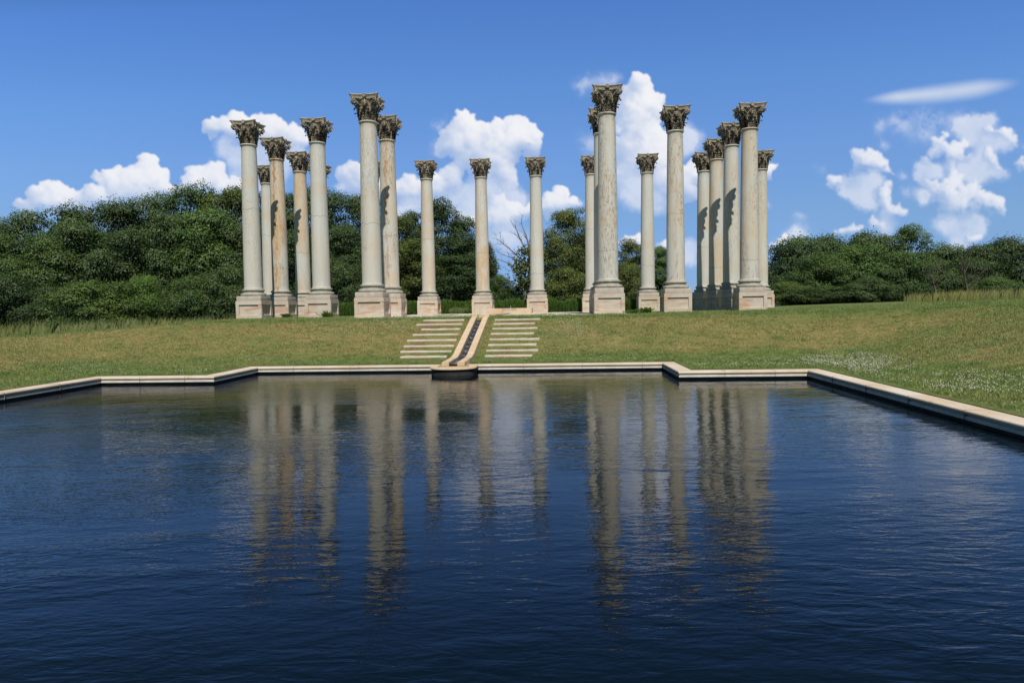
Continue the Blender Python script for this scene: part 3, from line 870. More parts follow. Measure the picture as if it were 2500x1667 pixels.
proto_tree('low3', 103, w=9, h=7, z0=.2, lobes=60, lr=(.10, .18), flat=.9)
def plant(key, px, top, Y, wpx, label, cat='tree', name='tree', tint=(1, 1, 1), group=None, base=None):
    """px, top: survey position of the crown's axis and top; wpx: its width"""
    me, tm, w0, h0 = PROTO[key]
    p = at(px, top, Y)
    a = at(px-wpx/2, top, Y); b = at(px+wpx/2, top, Y)
    W = b[0]-a[0]
    zb = float(height(p[0], Y)) if base is None else base
    o = empty(name, (p[0], Y, zb))
    c = obj('crown', me, None, o); tr = obj('trunk', tm, None, o)
    sz = (p[2]-zb)/h0*1.0; sx_ = W/w0
    o.scale = (sx_, sx_, sz); o.rotation_euler.z = random.uniform(0, 6.28)
    v = random.uniform(.88, 1.12)
    c.color = (tint[0]*v, tint[1]*v, tint[2]*v, 1)
    tag(o, label, cat, group); return o
G_L = 'woodland trees on the left'; G_M = 'trees behind the rear columns'; G_R = 'woodland trees on the right'
random.seed(5)
D_ = (.72, .78, .75); N_ = (1, 1, 1); O_ = (1.35, 1.12, .8); B_ = (1.15, 1.25, 1.0)
T = [
 # back layer, left
 ('round1', -45, 518, 50, 190, 'dark tree cut by the left edge of the photo, at the skyline', D_, G_L),
 ('round2', 60, 498, 53, 170, 'rounded skyline tree near the left edge, below the first white cloud', N_, G_L),
 ('round3', 165, 484, 54, 180, 'broad skyline tree under the left cloud bank, second crown from the left', D_, G_L),
 ('round1', 275, 474, 56, 170, 'skyline tree right under the tallest lump of the left cloud bank', D_, G_L),
 ('round2', 365, 458, 57, 170, 'skyline tree where the wood starts to rise toward the columns', N_, G_L),
 ('round3', 455, 438, 58, 170, 'high rounded tree left of the leftmost columns, topmost of the left wood', B_, G_L),
 ('round1', 540, 440, 58, 160, 'high tree whose crown is cut by the leftmost column', O_, G_L),
 ('round2', 625, 452, 58, 150, 'dark tree seen between the first and second left side columns', D_, G_L),
 ('tall', 690, 440, 56, 110, 'tree with its top between the third and fourth left side columns', N_, G_L),
 ('round3', 755, 452, 57, 130, 'tree right of the column beside the left front corner, small top bump', D_, G_L),
 ('round1', 825, 455, 56, 120, 'dense tree filling the gap left of the tallest left column', N_, G_L),
 # middle layer, left
 ('round2', -10, 548, 41, 150, 'mid height light tree at the left edge with bright top', B_, G_L),
 ('round3', 95, 555, 40, 160, 'bushy light green tree in front of the left skyline trees', B_, G_L),
 ('round1', 185, 520, 42, 170, 'domed tree with bright top in front of the left wood', N_, G_L),
 ('round2', 285, 540, 43, 150, 'shadowy tree with pale trunk showing in the middle of the left wood', D_, G_L),
 ('dome', 385, 504, 44, 170, 'large leafy tree filling the left wood below its highest part', N_, G_L),
 ('round3', 480, 492, 44, 160, 'tree with layered bright clumps just left of the leftmost column', B_, G_L),
 ('round1', 560, 520, 45, 150, 'tree directly behind the leftmost column', N_, G_L),
 ('round2', 660, 540, 45, 130, 'tree low between the left side line columns', D_, G_L),
 ('dome', 790, 530, 46, 140, 'broad dark tree in the gap before the tallest left column', D_, G_L),
 # front edge, left
 ('bush', 25, 640, 30, 160, 'dark low tree at the left edge above the tall grass', D_, G_L),
 ('bush', 115, 665, 31, 120, 'low dark tree left of the pale arching shrub', D_, G_L),
 ('bush', 440, 640, 30, 130, 'bushy tree at the wood edge above the crest, left of the leftmost column', B_, G_L),
 ('bush', 520, 620, 31, 130, 'bushy tree touching the leftmost pedestal from behind', N_, G_L),
 ('bush', 345, 655, 31, 110, 'low bushy tree behind the right end of the tall grass', N_, G_L),
 ('bush', 620, 640, 34, 120, 'low tree seen between the left side line pedestals', D_, G_L),
 ('bush', 790, 610, 34, 130, 'leafy low tree right of the left front group of columns', N_, G_L),
 # middle group
 ('round1', 900, 500, 42, 120, 'tree showing right of the rusty column behind the tallest left one', O_, G_M),
 ('open', 1000, 464, 44, 130, 'tall open crowned tree behind the column left of the channel', D_, G_M),
 ('open', 945, 492, 44, 90, 'small topped dark tree left of the open crowned tree', D_, G_M),
 ('round2', 1065, 508, 43, 120, 'dense dark tree behind the column above the channel', D_, G_M),
 ('dome', 950, 560, 39, 150, 'wide olive green tree low behind the rear column left of the channel', O_, G_M),
 ('dome', 1045, 590, 38, 170, 'wide dark tree low behind the column above the channel', D_, G_M),
 ('round1', 1112, 560, 44, 60, 'small rounded tree edging the open sky right of the channel column', O_, G_M),
 ('dome', 1296, 488, 40, 118, 'rounded olive tree right of the bare dead tree', (1.5, 1.2, .85), G_M),
 ('round3', 1340, 540, 42, 90, 'olive tree partly behind the nearest column', (1.4, 1.15, .85), G_M),
 ('bush', 1300, 620, 33, 130, 'dark bushy tree low beside the grey-white rear column', O_, G_M),
 ('open', 1445, 555, 42, 100, 'thin crowned olive tree right of the nearest column', O_, G_M),
 ('bush', 1440, 610, 37, 90, 'low leafy tree under the thin crowned olive tree', O_, G_M),
 ('tall', 1516, 570, 42, 60, 'narrow bright green tree left of the column with the wavy joint', B_, G_M),
 # right
 ('low1', 1820, 554, 43, 169, 'rounded skyline tree at the left end of the right wood', D_, G_R),
 ('low2', 1905, 549, 46, 169, 'domed skyline tree second from the left in the right wood', D_, G_R),
 ('low1', 1990, 543, 46, 182, 'skyline tree in the middle of the right wood', N_, G_R),
 ('open', 2080, 522, 46, 120, 'highest tree of the right wood, with ragged top', B_, G_R),
 ('low3', 2160, 569, 45, 143, 'tree in the dip of the right skyline', N_, G_R),
 ('low2', 2240, 572, 44, 156, 'skyline tree above the pale branching trunks on the right', D_, G_R),
 ('low1', 2330, 554, 44, 169, 'dark tree at the right edge of the photo', D_, G_R),
 ('feathery', 1880, 590, 32, 150, 'feathery mid green tree in front of the right wood, left part', B_, G_R),
 ('feathery', 1965, 570, 33, 150, 'large feathery tree in the centre of the right wood', B_, G_R),
 ('feathery', 2055, 585, 32, 150, 'feathery tree with dark leaning trunk above the tall grass', B_, G_R),
 ('low2', 1810, 650, 28, 110, 'low yellow green bushy tree beside the rightmost pedestal', (1.3, 1.2, .9), G_R),
 ('low3', 1900, 660, 28, 130, 'low bushy tree at the foot of the right wood', N_, G_R),
 ('low3', 2000, 640, 28, 130, 'low bushy tree just left of the right hand tall grass', N_, G_R),
 ('low3', 2145, 600, 36, 110, 'tree with thin pale stem above the right hand tall grass', N_, G_R),
 ('low1', 2235, 600, 38, 120, 'shadowy tree with forked trunk near the right edge', D_, G_R),
 ('low2', 2290, 640, 32, 110, 'light leafy bush like tree before the right edge', B_, G_R),
]
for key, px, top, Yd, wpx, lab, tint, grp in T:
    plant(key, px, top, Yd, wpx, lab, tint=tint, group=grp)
# pale arching shrub at left and shrubs behind the dead tree
plant('feathery', 215, 652, 24, 190, 'pale green arching shrub behind the left hand tall grass', 'shrub', 'shrub', (1.5, 1.5, 1.2))
plant('feathery', 325, 640, 27, 90, 'bright upright shrub between the arching shrub and the leftmost column', 'shrub', 'shrub', (1.3, 1.5, .9))
plant('bush', 1150, 636, 34, 60, 'green shrub under the open sky right of the channel column', 'shrub', 'shrub', (1.1, 1.2, .9))
plant('bush', 1200, 655, 33, 90, 'dark green shrub at the foot of the bare dead tree', 'shrub', 'shrub', (1, 1.1, .9))

# ------------------------------------------------------------------ dead tree
def dead_tree():
    base = at(1213, 700, 31); base[2] = float(height(base[0], 31))
    root = empty('dead_tree', tuple(base)); rg = random.Random(12)
    def P(x, y, dy=0): v = at(x, y, 31+dy)-base; return Vector(v)
    main = bmesh.new(); br = bmesh.new()
    def limb(pts, r0_, r1_, bm_, twigs=True, depth=0):
        pts = [Vector(p) for p in pts]
        n = len(pts)
        fine = [pts[0]]
        for a, b in zip(pts, pts[1:]):
            for s in (.5, 1): fine.append(a.lerp(b, s)+Vector([rg.gauss(0, .035)*(b-a).length for _ in range(3)]))
        rads = [r0_+(r1_-r0_)*k/(len(fine)-1) for k in range(len(fine))]
        tube(bm_, fine, rads, 6 if r0_ > .05 else 4)
        if depth < 3 and twigs:
            L = sum((a-b).length for a, b in zip(pts, pts[1:]))
            for k in range(int(5+L*1.6) if depth == 0 else int(3+L*2)):
                i = rg.randrange(1, len(fine)); s = fine[i]
                d = (fine[i]-fine[i-1]).normalized()
                side = Vector((rg.uniform(-1, .5), rg.uniform(-.8, .8), rg.uniform(-.15, 1))).normalized()
                dd = (d*.6+side*.8).normalized(); ll = L*rg.uniform(.16, .38)*(1-.3*i/len(fine))
                e = s+dd*ll; m = s.lerp(e, .5)+Vector((0, 0, .07*ll))
                limb([s, m, e], rads[i]*.55, .006, br, True, depth+1)
    limb([(0, 0, -.4), P(1205, 660), P(1190, 625)+Vector((0, .3, 0)), P(1178, 590)], .20, .09, main, False)
    limb([(.3, .2, -.4), P(1215, 650), P(1217, 600), P(1214, 560)], .22, .12, main, False)
    for pts, r0_ in (([P(1190, 628), P(1172, 607), P(1140, 592), P(1128, 600)], .06), ([P(1216, 610), P(1185, 590), P(1160, 560), P(1140, 548)], .10),
                     ([P(1216, 590), P(1200, 560), P(1185, 530), P(1172, 505)], .09), ([P(1214, 565), P(1208, 540), P(1196, 515), P(1200, 500)], .07),
                     ([P(1217, 620), P(1195, 600), P(1168, 590), P(1146, 580)], .07), ([P(1214, 560), P(1222, 530), P(1226, 505)], .06), ([P(1217, 630), P(1235, 600), P(1243, 570)], .07)):
        limb(pts, r0_, .015, br)
    obj('trunk', main, DEADB, root); obj('branches', br, DEADB, root)
    rg2 = np.random.default_rng(4)
    c = np.array([P(1207, 606), P(1196, 622), P(1212, 640), P(1213, 580), P(1200, 650)])
    idx = rg2.integers(0, len(c), 1500); Pp = c[idx]+rg2.normal(size=(1500, 3))*np.array([.55, .5, .28])
    V, F = leaf_cards(Pp, rg2.normal(size=(1500, 3))+np.array([0, -.4, .5]), .12, rg2)
    t_ = np.repeat(rg2.random(1500), 4)
    o = obj('leaves', np_mesh('leaves', V, F, np.stack([t_]*3, 1)), LEAF, root); o.color = (1.5, 1.2, .8, 1)
    tag(root, 'bare grey dead tree with spreading twigs left of the grey-white rear column', 'dead tree')
dead_tree()
# pale bare stems in front of the right wood
def bare_stem(px, ybase, ytop, Yd, label, seed):
    b = at(px, ybase, Yd); b[2] = float(height(b[0], Yd)); root = empty('bare_tree', tuple(b)); rg = random.Random(seed)
    bm = bmesh.new(); top = Vector(at(px+rg.uniform(-15, 15), ytop, Yd)-b)
    tube(bm, [(0, 0, -.3), top*.35+Vector((.1, 0, 0)), top*.7, top], [.13, .10, .06, .02], 6)
    b2 = bmesh.new()
    for k in range(7):
        s = top*rg.uniform(.3, .9); e = s+Vector((rg.uniform(-1.6, 1.6), rg.uniform(-.8, .3), rg.uniform(.5, 1.9)))
        tube(b2, [s, s.lerp(e, .5)+Vector((rg.uniform(-.1, .1), 0, -.1)), e], [.035, .022, .006], 5)
        e2 = e+Vector((rg.uniform(-.6, .6), rg.uniform(-.3, .3), rg.uniform(.2, .7)))
        tube(b2, [s.lerp(e, .6), e2], [.025, .006], 4)
    obj('trunk', bm, BARK, root); obj('branches', b2, BARK, root); tag(root, label, 'bare tree')
bare_stem(2222, 690, 615, 26.5, 'bare forked grey tree against the dark right wood above the tall grass', 3)
bare_stem(2150, 690, 630, 26, 'thin pale leaning bare stem left of the forked grey tree', 8)

# ------------------------------------------------------------------ hedge and low planting behind the rear row
def blade_bush(name, x0, x1, y0, y1, zb, h, n, label, cat, mat=None, tint=(1, 1, 1), lean=.35, width=.02):
    rg = np.random.default_rng(int(x0*100) & 1023)
    x = rg.uniform(x0, x1, n); y = rg.uniform(y0, y1, n)
    ex = np.minimum(x-x0, x1-x)/.35; ey = np.minimum(y-y0, y1-y)/.3
    hh = h*np.clip(.62+.38*np.minimum(ex, ey), .55, 1)*(.55+.85*fbm(x*1.7, y*1.7, 1, 3))*rg.uniform(.75, 1.1, n)
    base = np.stack([x, y, np.full(n, zb)], 1)
    hh0 = hh*rg.uniform(.0, .75, n)
    base[:, 2] += hh0
    d = np.stack([rg.normal(size=n)*lean, rg.normal(size=n)*lean-.1, np.ones(n)], 1)
    L = (hh-hh0)
    a = rg.uniform(0, 6.28, n); wv = np.stack([np.cos(a), np.sin(a)*.4, np.zeros(n)], 1)*width*rg.uniform(.7, 1.6, n)[:, None]
    V = np.empty((n, 4, 3)); tip = base+d*L[:, None]
    V[:, 0] = base-wv*.6; V[:, 1] = base+wv*.6; V[:, 2] = tip+wv*.5; V[:, 3] = tip-wv*.5
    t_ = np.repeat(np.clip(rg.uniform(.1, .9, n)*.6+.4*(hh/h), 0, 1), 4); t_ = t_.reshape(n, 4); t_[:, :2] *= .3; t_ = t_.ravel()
    bx_, by_ = (x0+x1)/2, (y0+y1)/2
    V = V.reshape(-1, 3)-np.array([bx_, by_, zb])
    root = o = obj(name, np_mesh(name, V, np.arange(n*4).reshape(n, 4), np.stack([t_]*3, 1)), mat or HEDGE, None, (bx_, by_, zb)); o.color = (*tint, 1)
    tag(root, label, cat)
    return root
HZ = 1.60
segs = [(-1.0, 7.1, 'low green hedge run behind the left side line of columns'),
        (7.2, 10.6, 'green hedge run between the tallest left columns and the rear column left of the channel'),
        (10.7, 14.3, 'bright green hedge run between the two rear columns left of the fountain'),
        (14.4, 18.3, 'bright green hedge run directly behind the stone fountain'),
        (18.4, 21.9, 'green hedge run between the grey-white rear column and the nearest column'),
        (22.0, 25.6, 'green hedge run seen right of the nearest column')]
for a, b, lab in segs:
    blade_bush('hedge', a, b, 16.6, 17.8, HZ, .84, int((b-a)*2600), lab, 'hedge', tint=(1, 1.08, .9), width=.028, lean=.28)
blade_bush('low_plant', 12.0, 12.9, 15.6, 16.2, HZ, .50, 900, 'silvery grey low plant before the hedge between two rear columns', 'plant', tint=(1.8, 1.5, 2.6), width=.02)
blade_bush('low_plant', 13.3, 14.3, 15.3, 16.2, HZ, .75, 1500, 'leafy green weed clump beside the pedestal above the channel', 'plant', tint=(1.5, 1.4, 1.0), width=.04, lean=.6)
# small weeds against pedestals
for (wx, wy, lab) in ((3.95, 6.35, 'small weed sprouting against the pedestal with the rust streak column'), (7.5, 2.75, 'small weed at the foot of the pedestal right of the corner column'),
                      (22.4, -.85, 'small weed tuft at the right foot of the nearest column'), (23.0, -.45, 'small weed tuft in the grass right of the nearest pedestal')):
    blade_bush('weed', wx, wx+.45, wy, wy+.3, float(height(wx, wy)), .42, 160, lab, 'weed', tint=(1.0, 1.0, .9), width=.03, lean=.8)

# ------------------------------------------------------------------ lawn blades, clover, tall grass
def blades(n, xlo, xhi, ylo, yhi, h, w, dens=None, seed=1, lean=.5, mask=None):
    rg = np.random.default_rng(seed)
    x = rg.uniform(xlo, xhi, n); y = rg.uniform(ylo, yhi, n)
    k = ~in_pool(x, y, .55)
    k &= ~((np.abs(x-AX) < .36) & (y > -11) & (y < 10.2))
    k &= ~((np.abs(x-AX) < .80) & (y > -11.7) & (y < -10.2))
    for side in (Lx, Rx):
        for j, (xa, xb) in enumerate(side):
            yc = -3.66-.65*j
            k &= ~((x > xa) & (x < xb) & (y > yc-.26) & (y < yc+.24))
            k &= ~((x > xa+.1) & (x < xb-.1) & (y > yc-.62) & (y < yc) & (rg.random(n) < .80*sstep(.36, .60, fbm(x, y, 2.1, 3, 5.0))))
    for (i, r, *_s) in COLS:
        k &= ~((np.abs(x-i*3.6) < .70) & (np.abs(y-r*3.6) < .70))
    pv_ = (x > 9.6) & (x < 22.6) & (y > -1.0) & (y < 15.4)
    k &= ~(pv_ & (fbm(x, y, .8, 3, 9.0) < .66))
    if mask is not None: k &= mask(x, y, rg)
    x = x[k]; y = y[k]; n = len(x)
    z = height(x, y)
    patch = fbm(x, y, 1.3, 3, 2.0)
    hh = h*(.55+.9*patch)*rg.uniform(.5, 1.25, n)
    a = rg.uniform(0, 2*math.pi, n)
    wv = np.stack([np.cos(a), np.sin(a), np.zeros(n)], 1)*w*rg.uniform(.6, 1.3, n)[:, None]
    L = np.stack([rg.normal(size=n)*lean, rg.normal(size=n)*lean, np.ones(n)], 1)*hh[:, None]
    B = np.stack([x, y, z-.01], 1)
    V = np.empty((n, 3, 3)); V[:, 0] = B-wv; V[:, 1] = B+wv; V[:, 2] = B+L
    dry = dryness(x, y); rnd = rg.random(n)
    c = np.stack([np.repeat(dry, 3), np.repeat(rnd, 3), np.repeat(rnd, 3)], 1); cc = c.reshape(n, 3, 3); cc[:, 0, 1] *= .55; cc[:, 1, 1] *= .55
    return V.reshape(-1, 3), np.arange(n*3).reshape(n, 3), cc.reshape(-1, 3)
fov = lambda x, y, rg: rg.random(len(x)) < np.clip(((y+33.5)*.80+3.5-np.abs(x-19.28+(y+32)*.06))/5.0, 0, 1)
V1 = blades(760000, -13, 46, -13.2, -2.2, .058, .010, seed=2, mask=fov)
V2 = blades(170000, 26.3, 42, -24, -13.2, .058, .010, seed=3, mask=fov)
V3 = blades(100000, -8, 6.1, -22, -13.2, .058, .010, seed=4, mask=fov)
V4 = blades(150000, -8, 46, -2.2, 6, .10, .014, seed=5, mask=fov)
off = 0; Vs = []; Fs = []; Cs = []
for v, f, c in (V1, V2, V3, V4): Vs.append(v); Fs.append(f+off); Cs.append(c); off += len(v)
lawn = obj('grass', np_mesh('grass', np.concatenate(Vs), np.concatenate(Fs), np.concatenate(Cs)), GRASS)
tag(lawn, 'patchy green and straw coloured lawn grass covering the slope', 'grass', kind='stuff')

# tall meadow grass on both crests
def tall(n, cond, seed, h):
    rg = np.random.default_rng(seed)
    x = rg.uniform(-40, 75, n); y = rg.uniform(-6, 28, n)
    k = cond(x, y) & (rg.random(n) < np.clip((np.minimum(np.abs(x-(19.28+.475*(y+32))), np.abs(x+2.5))+.3)/3.5, .05, 1)*(.35+.9*fbm(x, y, .5, 3, 6.0))); x, y = x[k], y[k]; n = len(x); z = height(x, y)
    hh = h*(.45+.9*fbm(x, y, .8, 3, 3.0))*rg.uniform(.5, 1.25, n)
    tx = rg.normal(size=n)*.22+.12; ty = rg.normal(size=n)*.22
    a = rg.uniform(0, 6.28, n); w = .0065*rg.uniform(.6, 1.5, n)
    wv = np.stack([np.cos(a)*w, np.sin(a)*w, 0*w], 1)
    B = np.stack([x, y, z], 1); Mi = B+np.stack([tx*.3, ty*.3, np.ones(n)], 1)*(hh*.6)[:, None]; T_ = B+np.stack([tx, ty, np.ones(n)], 1)*hh[:, None]
    V = np.empty((n, 5, 3)); V[:, 0] = B-wv; V[:, 1] = B+wv; V[:, 2] = Mi+wv*.9; V[:, 3] = T_; V[:, 4] = Mi-wv*.9
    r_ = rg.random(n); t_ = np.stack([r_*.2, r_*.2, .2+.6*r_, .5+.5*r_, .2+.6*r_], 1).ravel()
    return np_mesh('tall_grass', V.reshape(-1, 3), np.arange(n*5).reshape(n, 5), np.stack([t_]*3, 1))
def leftc(x, y):  # beyond the left crest
    return (x < -3.3+.32*(y+4)-1.2) & (y > -4+.10*(x+10)) & (x < -2.5) & (y < 20) & (x > -36)
def rightc(x, y): return (x > 19.28+.475*(y+32)) & (y > 8.5-.10*(x-38)) & (y < 24) & (x < 66)
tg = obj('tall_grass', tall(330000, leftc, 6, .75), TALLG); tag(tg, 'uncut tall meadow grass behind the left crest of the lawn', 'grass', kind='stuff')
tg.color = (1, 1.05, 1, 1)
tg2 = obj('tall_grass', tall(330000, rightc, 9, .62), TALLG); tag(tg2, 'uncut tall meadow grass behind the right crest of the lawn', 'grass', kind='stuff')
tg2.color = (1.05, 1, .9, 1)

# white clover heads
def clover():
    rg = np.random.default_rng(21); n = 60000
    x = np.concatenate([rg.uniform(-4, 40, n), rg.uniform(26.6, 34, n//2)]); y = np.concatenate([rg.uniform(-13, -2.4, n), rg.uniform(-23, -9, n//2)])
    tt = ramp_t(x, y); pat = fbm(x, y, .55, 3, 31.0)
    p = np.where(tt < .10, (.30+.25*(x > 22.4))*sstep(.42, .66, pat), 0)                       # green strip along the coping
    p = p+np.where((x > 26.6) & (x < 29.3), np.exp(-((x-27.3)/.55)**2)*.22*sstep(.40, .66, pat), 0)
    p = p+1.3*np.exp(-((x-19.7)/1.0)**2-((y+5.6)/1.6)**2)*sstep(.25, .6, pat)   # patch right of the steps
    p = p+.8*np.exp(-((x-12.2)/2.0)**2-((y+4.3)/1.4)**2)*sstep(.3, .6, pat)
    p = p+np.where((tt > .80) & (tt < 1.05), .22*sstep(.50, .66, pat)*(sstep(4, 8, x)-sstep(20, 24, x)), 0)
    p = p+.012
    k = (rg.random(len(x)) < p*.42) & ~in_pool(x, y, .6) & (np.abs(x-AX) > .9) & fov(x, y, rg)
    for xa, xb in ((13.6, 15.7), (16.7, 18.7)): k &= ~((x > xa) & (x < xb) & (y > -8.5) & (y < -3.4) & (rg.random(len(x)) < .8))
    x, y = x[k], y[k]; n = len(x); z = height(x, y)+rg.uniform(.045, .10, n)
    s = rg.uniform(.009, .016, n)[:, None]
    o6 = np.array([(1, 0, 0), (0, 1, 0), (-1, 0, 0), (0, -1, 0), (0, 0, 1), (0, 0, -.7)])
    V = np.stack([x, y, z], 1)[:, None, :]+o6[None]*s[:, None]
    f = np.array([(0, 1, 4), (1, 2, 4), (2, 3, 4), (3, 0, 4), (1, 0, 5), (2, 1, 5), (3, 2, 5), (0, 3, 5)])
    F = (f[None]+(np.arange(n)*6)[:, None, None]).reshape(-1, 3)
    return np_mesh('clover_flowers', V.reshape(-1, 3), F)
mc, nc = material('clover_white'); finish(nc, nc.mix(nc.noise(nc.pos(), 30, 2, .5), (.50, .47, .38), (.62, .60, .52)), .8)
tag(obj('clover_flowers', clover(), mc), 'white clover heads scattered in the grass beside the pool', 'flowers', kind='stuff')

# ------------------------------------------------------------------ sun and sky
SUN_AZ, SUN_EL = R(11), R(53)      # azimuth measured from -y toward +x
sd = np.array([math.sin(SUN_AZ)*math.cos(SUN_EL), -math.cos(SUN_AZ)*math.cos(SUN_EL), math.sin(SUN_EL)])
sl = bpy.data.lights.new('sun', 'SUN'); sl.energy = 4.9; sl.angle = R(.53); sl.color = (1, .955, .88)
so = bpy.data.objects.new('sun', sl); COL.objects.link(so)
so.rotation_euler = Vector(sd).to_track_quat('Z', 'Y').to_euler(); so.location = (20, -40, 40)

world = bpy.data.worlds.new('World'); scene.world = world; world.use_nodes = True
n = NT(world.node_tree)
sky = n.n('ShaderNodeTexSky', _sky_type='NISHITA', _sun_disc=False, _sun_elevation=SUN_EL, _sun_rotation=math.pi-SUN_AZ)
sky.altitude = 100; sky.air_density = 1.0; sky.dust_density = 0.0; sky.ozone_density = 2.0
tc = n.n('ShaderNodeTexCoord').outputs['Generated']
dx = n.n('ShaderNodeSeparateXYZ', Vector=tc)
yc = n.math('MAXIMUM', dx.outputs[1], .05)
u = n.math('DIVIDE', dx.outputs[0], yc); v = n.math('DIVIDE', dx.outputs[2], yc)
cr = n.n('ShaderNodeValToRGB', Fac=n.math('MULTIPLY', n.math('ADD', v, .05), 1.2))      # haze-free blue grading of the physical sky
els = cr.color_ramp.elements
els[0].position = 0; els[0].color = (.15, .235, .48, 1); els[1].position = 1.0; els[1].color = (.15, .26, .33, 1)
for p_, c_ in ((.10, (.167, .257, .51)), (.213, (.28, .365, .52)), (.32, (.348, .455, .645)), (.427, (.355, .52, .745)), (.58, (.335, .52, .83)), (.72, (.20, .355, .455))):
    e_ = els.new(p_); e_.color = (*c_, 1)
skyc = n.mix(1.0, n.mix(1.0, sky.outputs[0], cr.outputs[0], 'MULTIPLY'), (1.9, 1.9, 1.9), 'MULTIPLY')
bg = n.n('ShaderNodeBackground', Strength=.095, Color=skyc)
o = n.n('ShaderNodeOutputWorld'); n.nt.links.new(bg.outputs[0], o.inputs[0])
world.cycles.sampling_method = 'MANUAL'; world.cycles.sample_map_resolution = 512

# ------------------------------------------------------------------ clouds: a far sky backdrop 3.6 km away, cumulus modelled as heaps of puffs
def cloud_backdrop():
    rg = np.random.default_rng(99)
    SX, x0, y0, W_, H_ = 2.0, -80, 130, 1340, 300          # raster step in survey pixels
    z1 = lambda L: [(x*.3827, 240+y*.3827, r*.3827) for x, y, r in L]
    z2 = lambda L: [(800+x*.38265, 160+y*.38265, r*.38265) for x, y, r in L]
    z3 = lambda L: [(1840+x*.29333, 160+y*.29333, r*.29333) for x, y, r in L]
    B = z1([(170,680,50),(240,620,60),(330,600,65),(420,600,60),(480,660,60),(560,600,55),(300,690,80),(400,700,70),(620,650,90),(680,520,65),(760,500,55),(740,580,90),(840,530,80),(930,400,45),(970,380,30),(950,450,65),(900,520,90),(1000,520,70),(1040,490,50),(1000,600,80),(850,620,90),(700,660,80),(930,660,60),(500,720,60),(200,730,60),
        (1110,590,40),(1140,610,45),(1230,480,42),(1280,490,50),(1370,450,55),(1330,520,80),(1420,500,50),(1250,560,80),(1380,580,80),(1480,560,60),(1530,590,60),(1450,620,60),
        (1350,200,50),(1420,170,50),(1520,140,55),(1440,230,70),(1560,170,50),(1620,130,20),(1700,190,70),(1790,210,60),(1850,240,70),(1880,300,70),(1600,240,80),(1700,270,80),
        (2200,490,50),(2240,540,50),(2270,480,50),(2230,600,50)])
    B += z2([(170,680,50),(190,800,60),(260,700,70),(270,800,80),(360,790,80),(480,780,60),(540,760,60),(500,850,60),(590,800,70),(690,740,60),(760,700,60),(810,680,50),(720,820,70),(800,780,70),(640,860,60),
        (860,340,45),(900,350,50),(830,400,60),(940,400,60),(790,450,60),(740,530,50),(820,520,80),(900,480,80),(1000,440,60),(1080,430,60),(1060,520,90),(1180,400,55),(1240,400,60),(1300,460,60),(1330,500,45),(1200,480,90),(1290,540,60),(1340,560,25),(960,580,90),(1080,600,90),(1180,580,60),(880,600,70),(1000,680,80),(1100,680,80),(1160,760,60),
        (1090,880,60),(1150,920,60),(1060,960,60),(1120,1000,80),(1200,960,50),(1250,950,50),(1300,930,50),(1050,1020,60),(900,1000,50),(960,1040,40),(840,960,40),
        (1490,830,45),(1500,800,22),(1430,870,50),(1540,890,45),(1480,910,60),(1400,920,40),
        (1970,120,70),(2010,160,50),(1930,200,55),(2000,230,80),(2060,250,60),(2110,230,40),(1900,280,60),(1980,300,80),(2100,310,60),(1880,330,50),
        (2000,440,80),(2080,420,70),(1920,490,70),(2000,540,90),(2110,480,60),(1890,560,60),(1960,640,90),(2080,620,100),(2170,560,70),(2100,720,90),(2200,650,80),(2150,820,70),(2240,760,70),(2320,680,70),(2300,820,60),(2350,720,50),
        (1920,1140,45),(1960,1130,35),(1880,1150,30),(2140,1160,40),(2160,1130,35)])
    B += z3([(140,850,50),(170,850,32),(120,900,50),(850,750,55),(980,740,55),(920,800,90),(1040,780,60),(1110,790,28),(1120,870,45),(1000,880,65),(880,880,60),(1170,910,20),(660,930,42),(720,930,35),(640,980,36),(690,1010,26),(1100,1010,45),(1060,1080,50),(1080,1140,60),(1190,1190,45),(1150,1220,70),(1240,1250,45),(1100,1230,60),(1180,1280,45),
        (800,1370,40),(860,1380,36),(740,1390,26),(680,1395,20),(990,1330,42),(1060,1350,42),
        (1590,560,28),(1560,610,38),(1510,640,45),(1600,680,55),(1500,720,55),(1700,660,55),(1750,630,36),(1670,740,70),(1760,780,45),(1640,820,50),(1440,800,45),(1660,900,34),(1430,970,40),(1480,1000,50),(1580,980,50),(1680,980,60),(1500,1080,65),(1620,1080,85),(1760,1060,75),(1850,1020,55),(1900,1080,60),(1980,1130,60),(2050,1150,50),(1700,1180,90),(1850,1190,80),(1980,1220,65),(2060,1230,45),(1560,1200,55),(1620,1250,40),(1760,1260,50),
        (1960,740,60),(2000,800,55),(2030,870,50),(2090,560,50),(2150,600,42),(1970,560,45),(2150,660,40),(2220,800,32),(2240,850,36),(1820,1450,45),(1860,1430,36),(240,1470,50),(180,1510,45)])
    S = z1([(1450,330,90),(1550,380,90),(1700,370,110),(1800,390,100),(1900,360,70),(1540,480,80),(1760,480,100),(1700,560,80),(2180,560,40)])
    S += z2([(500,940,90),(600,900,110),(850,900,120),(900,860,110),(1150,1100,140),(1000,900,120),(1220,860,80),(1000,780,110),(1160,820,80),(2000,360,110),(1900,380,80),(1930,780,110),(2000,850,110),(1900,680,90),(1600,890,36),(2250,440,100),(2300,500,100),(2320,1160,80),(2300,1200,90),(450,980,80),(2100,880,80)])
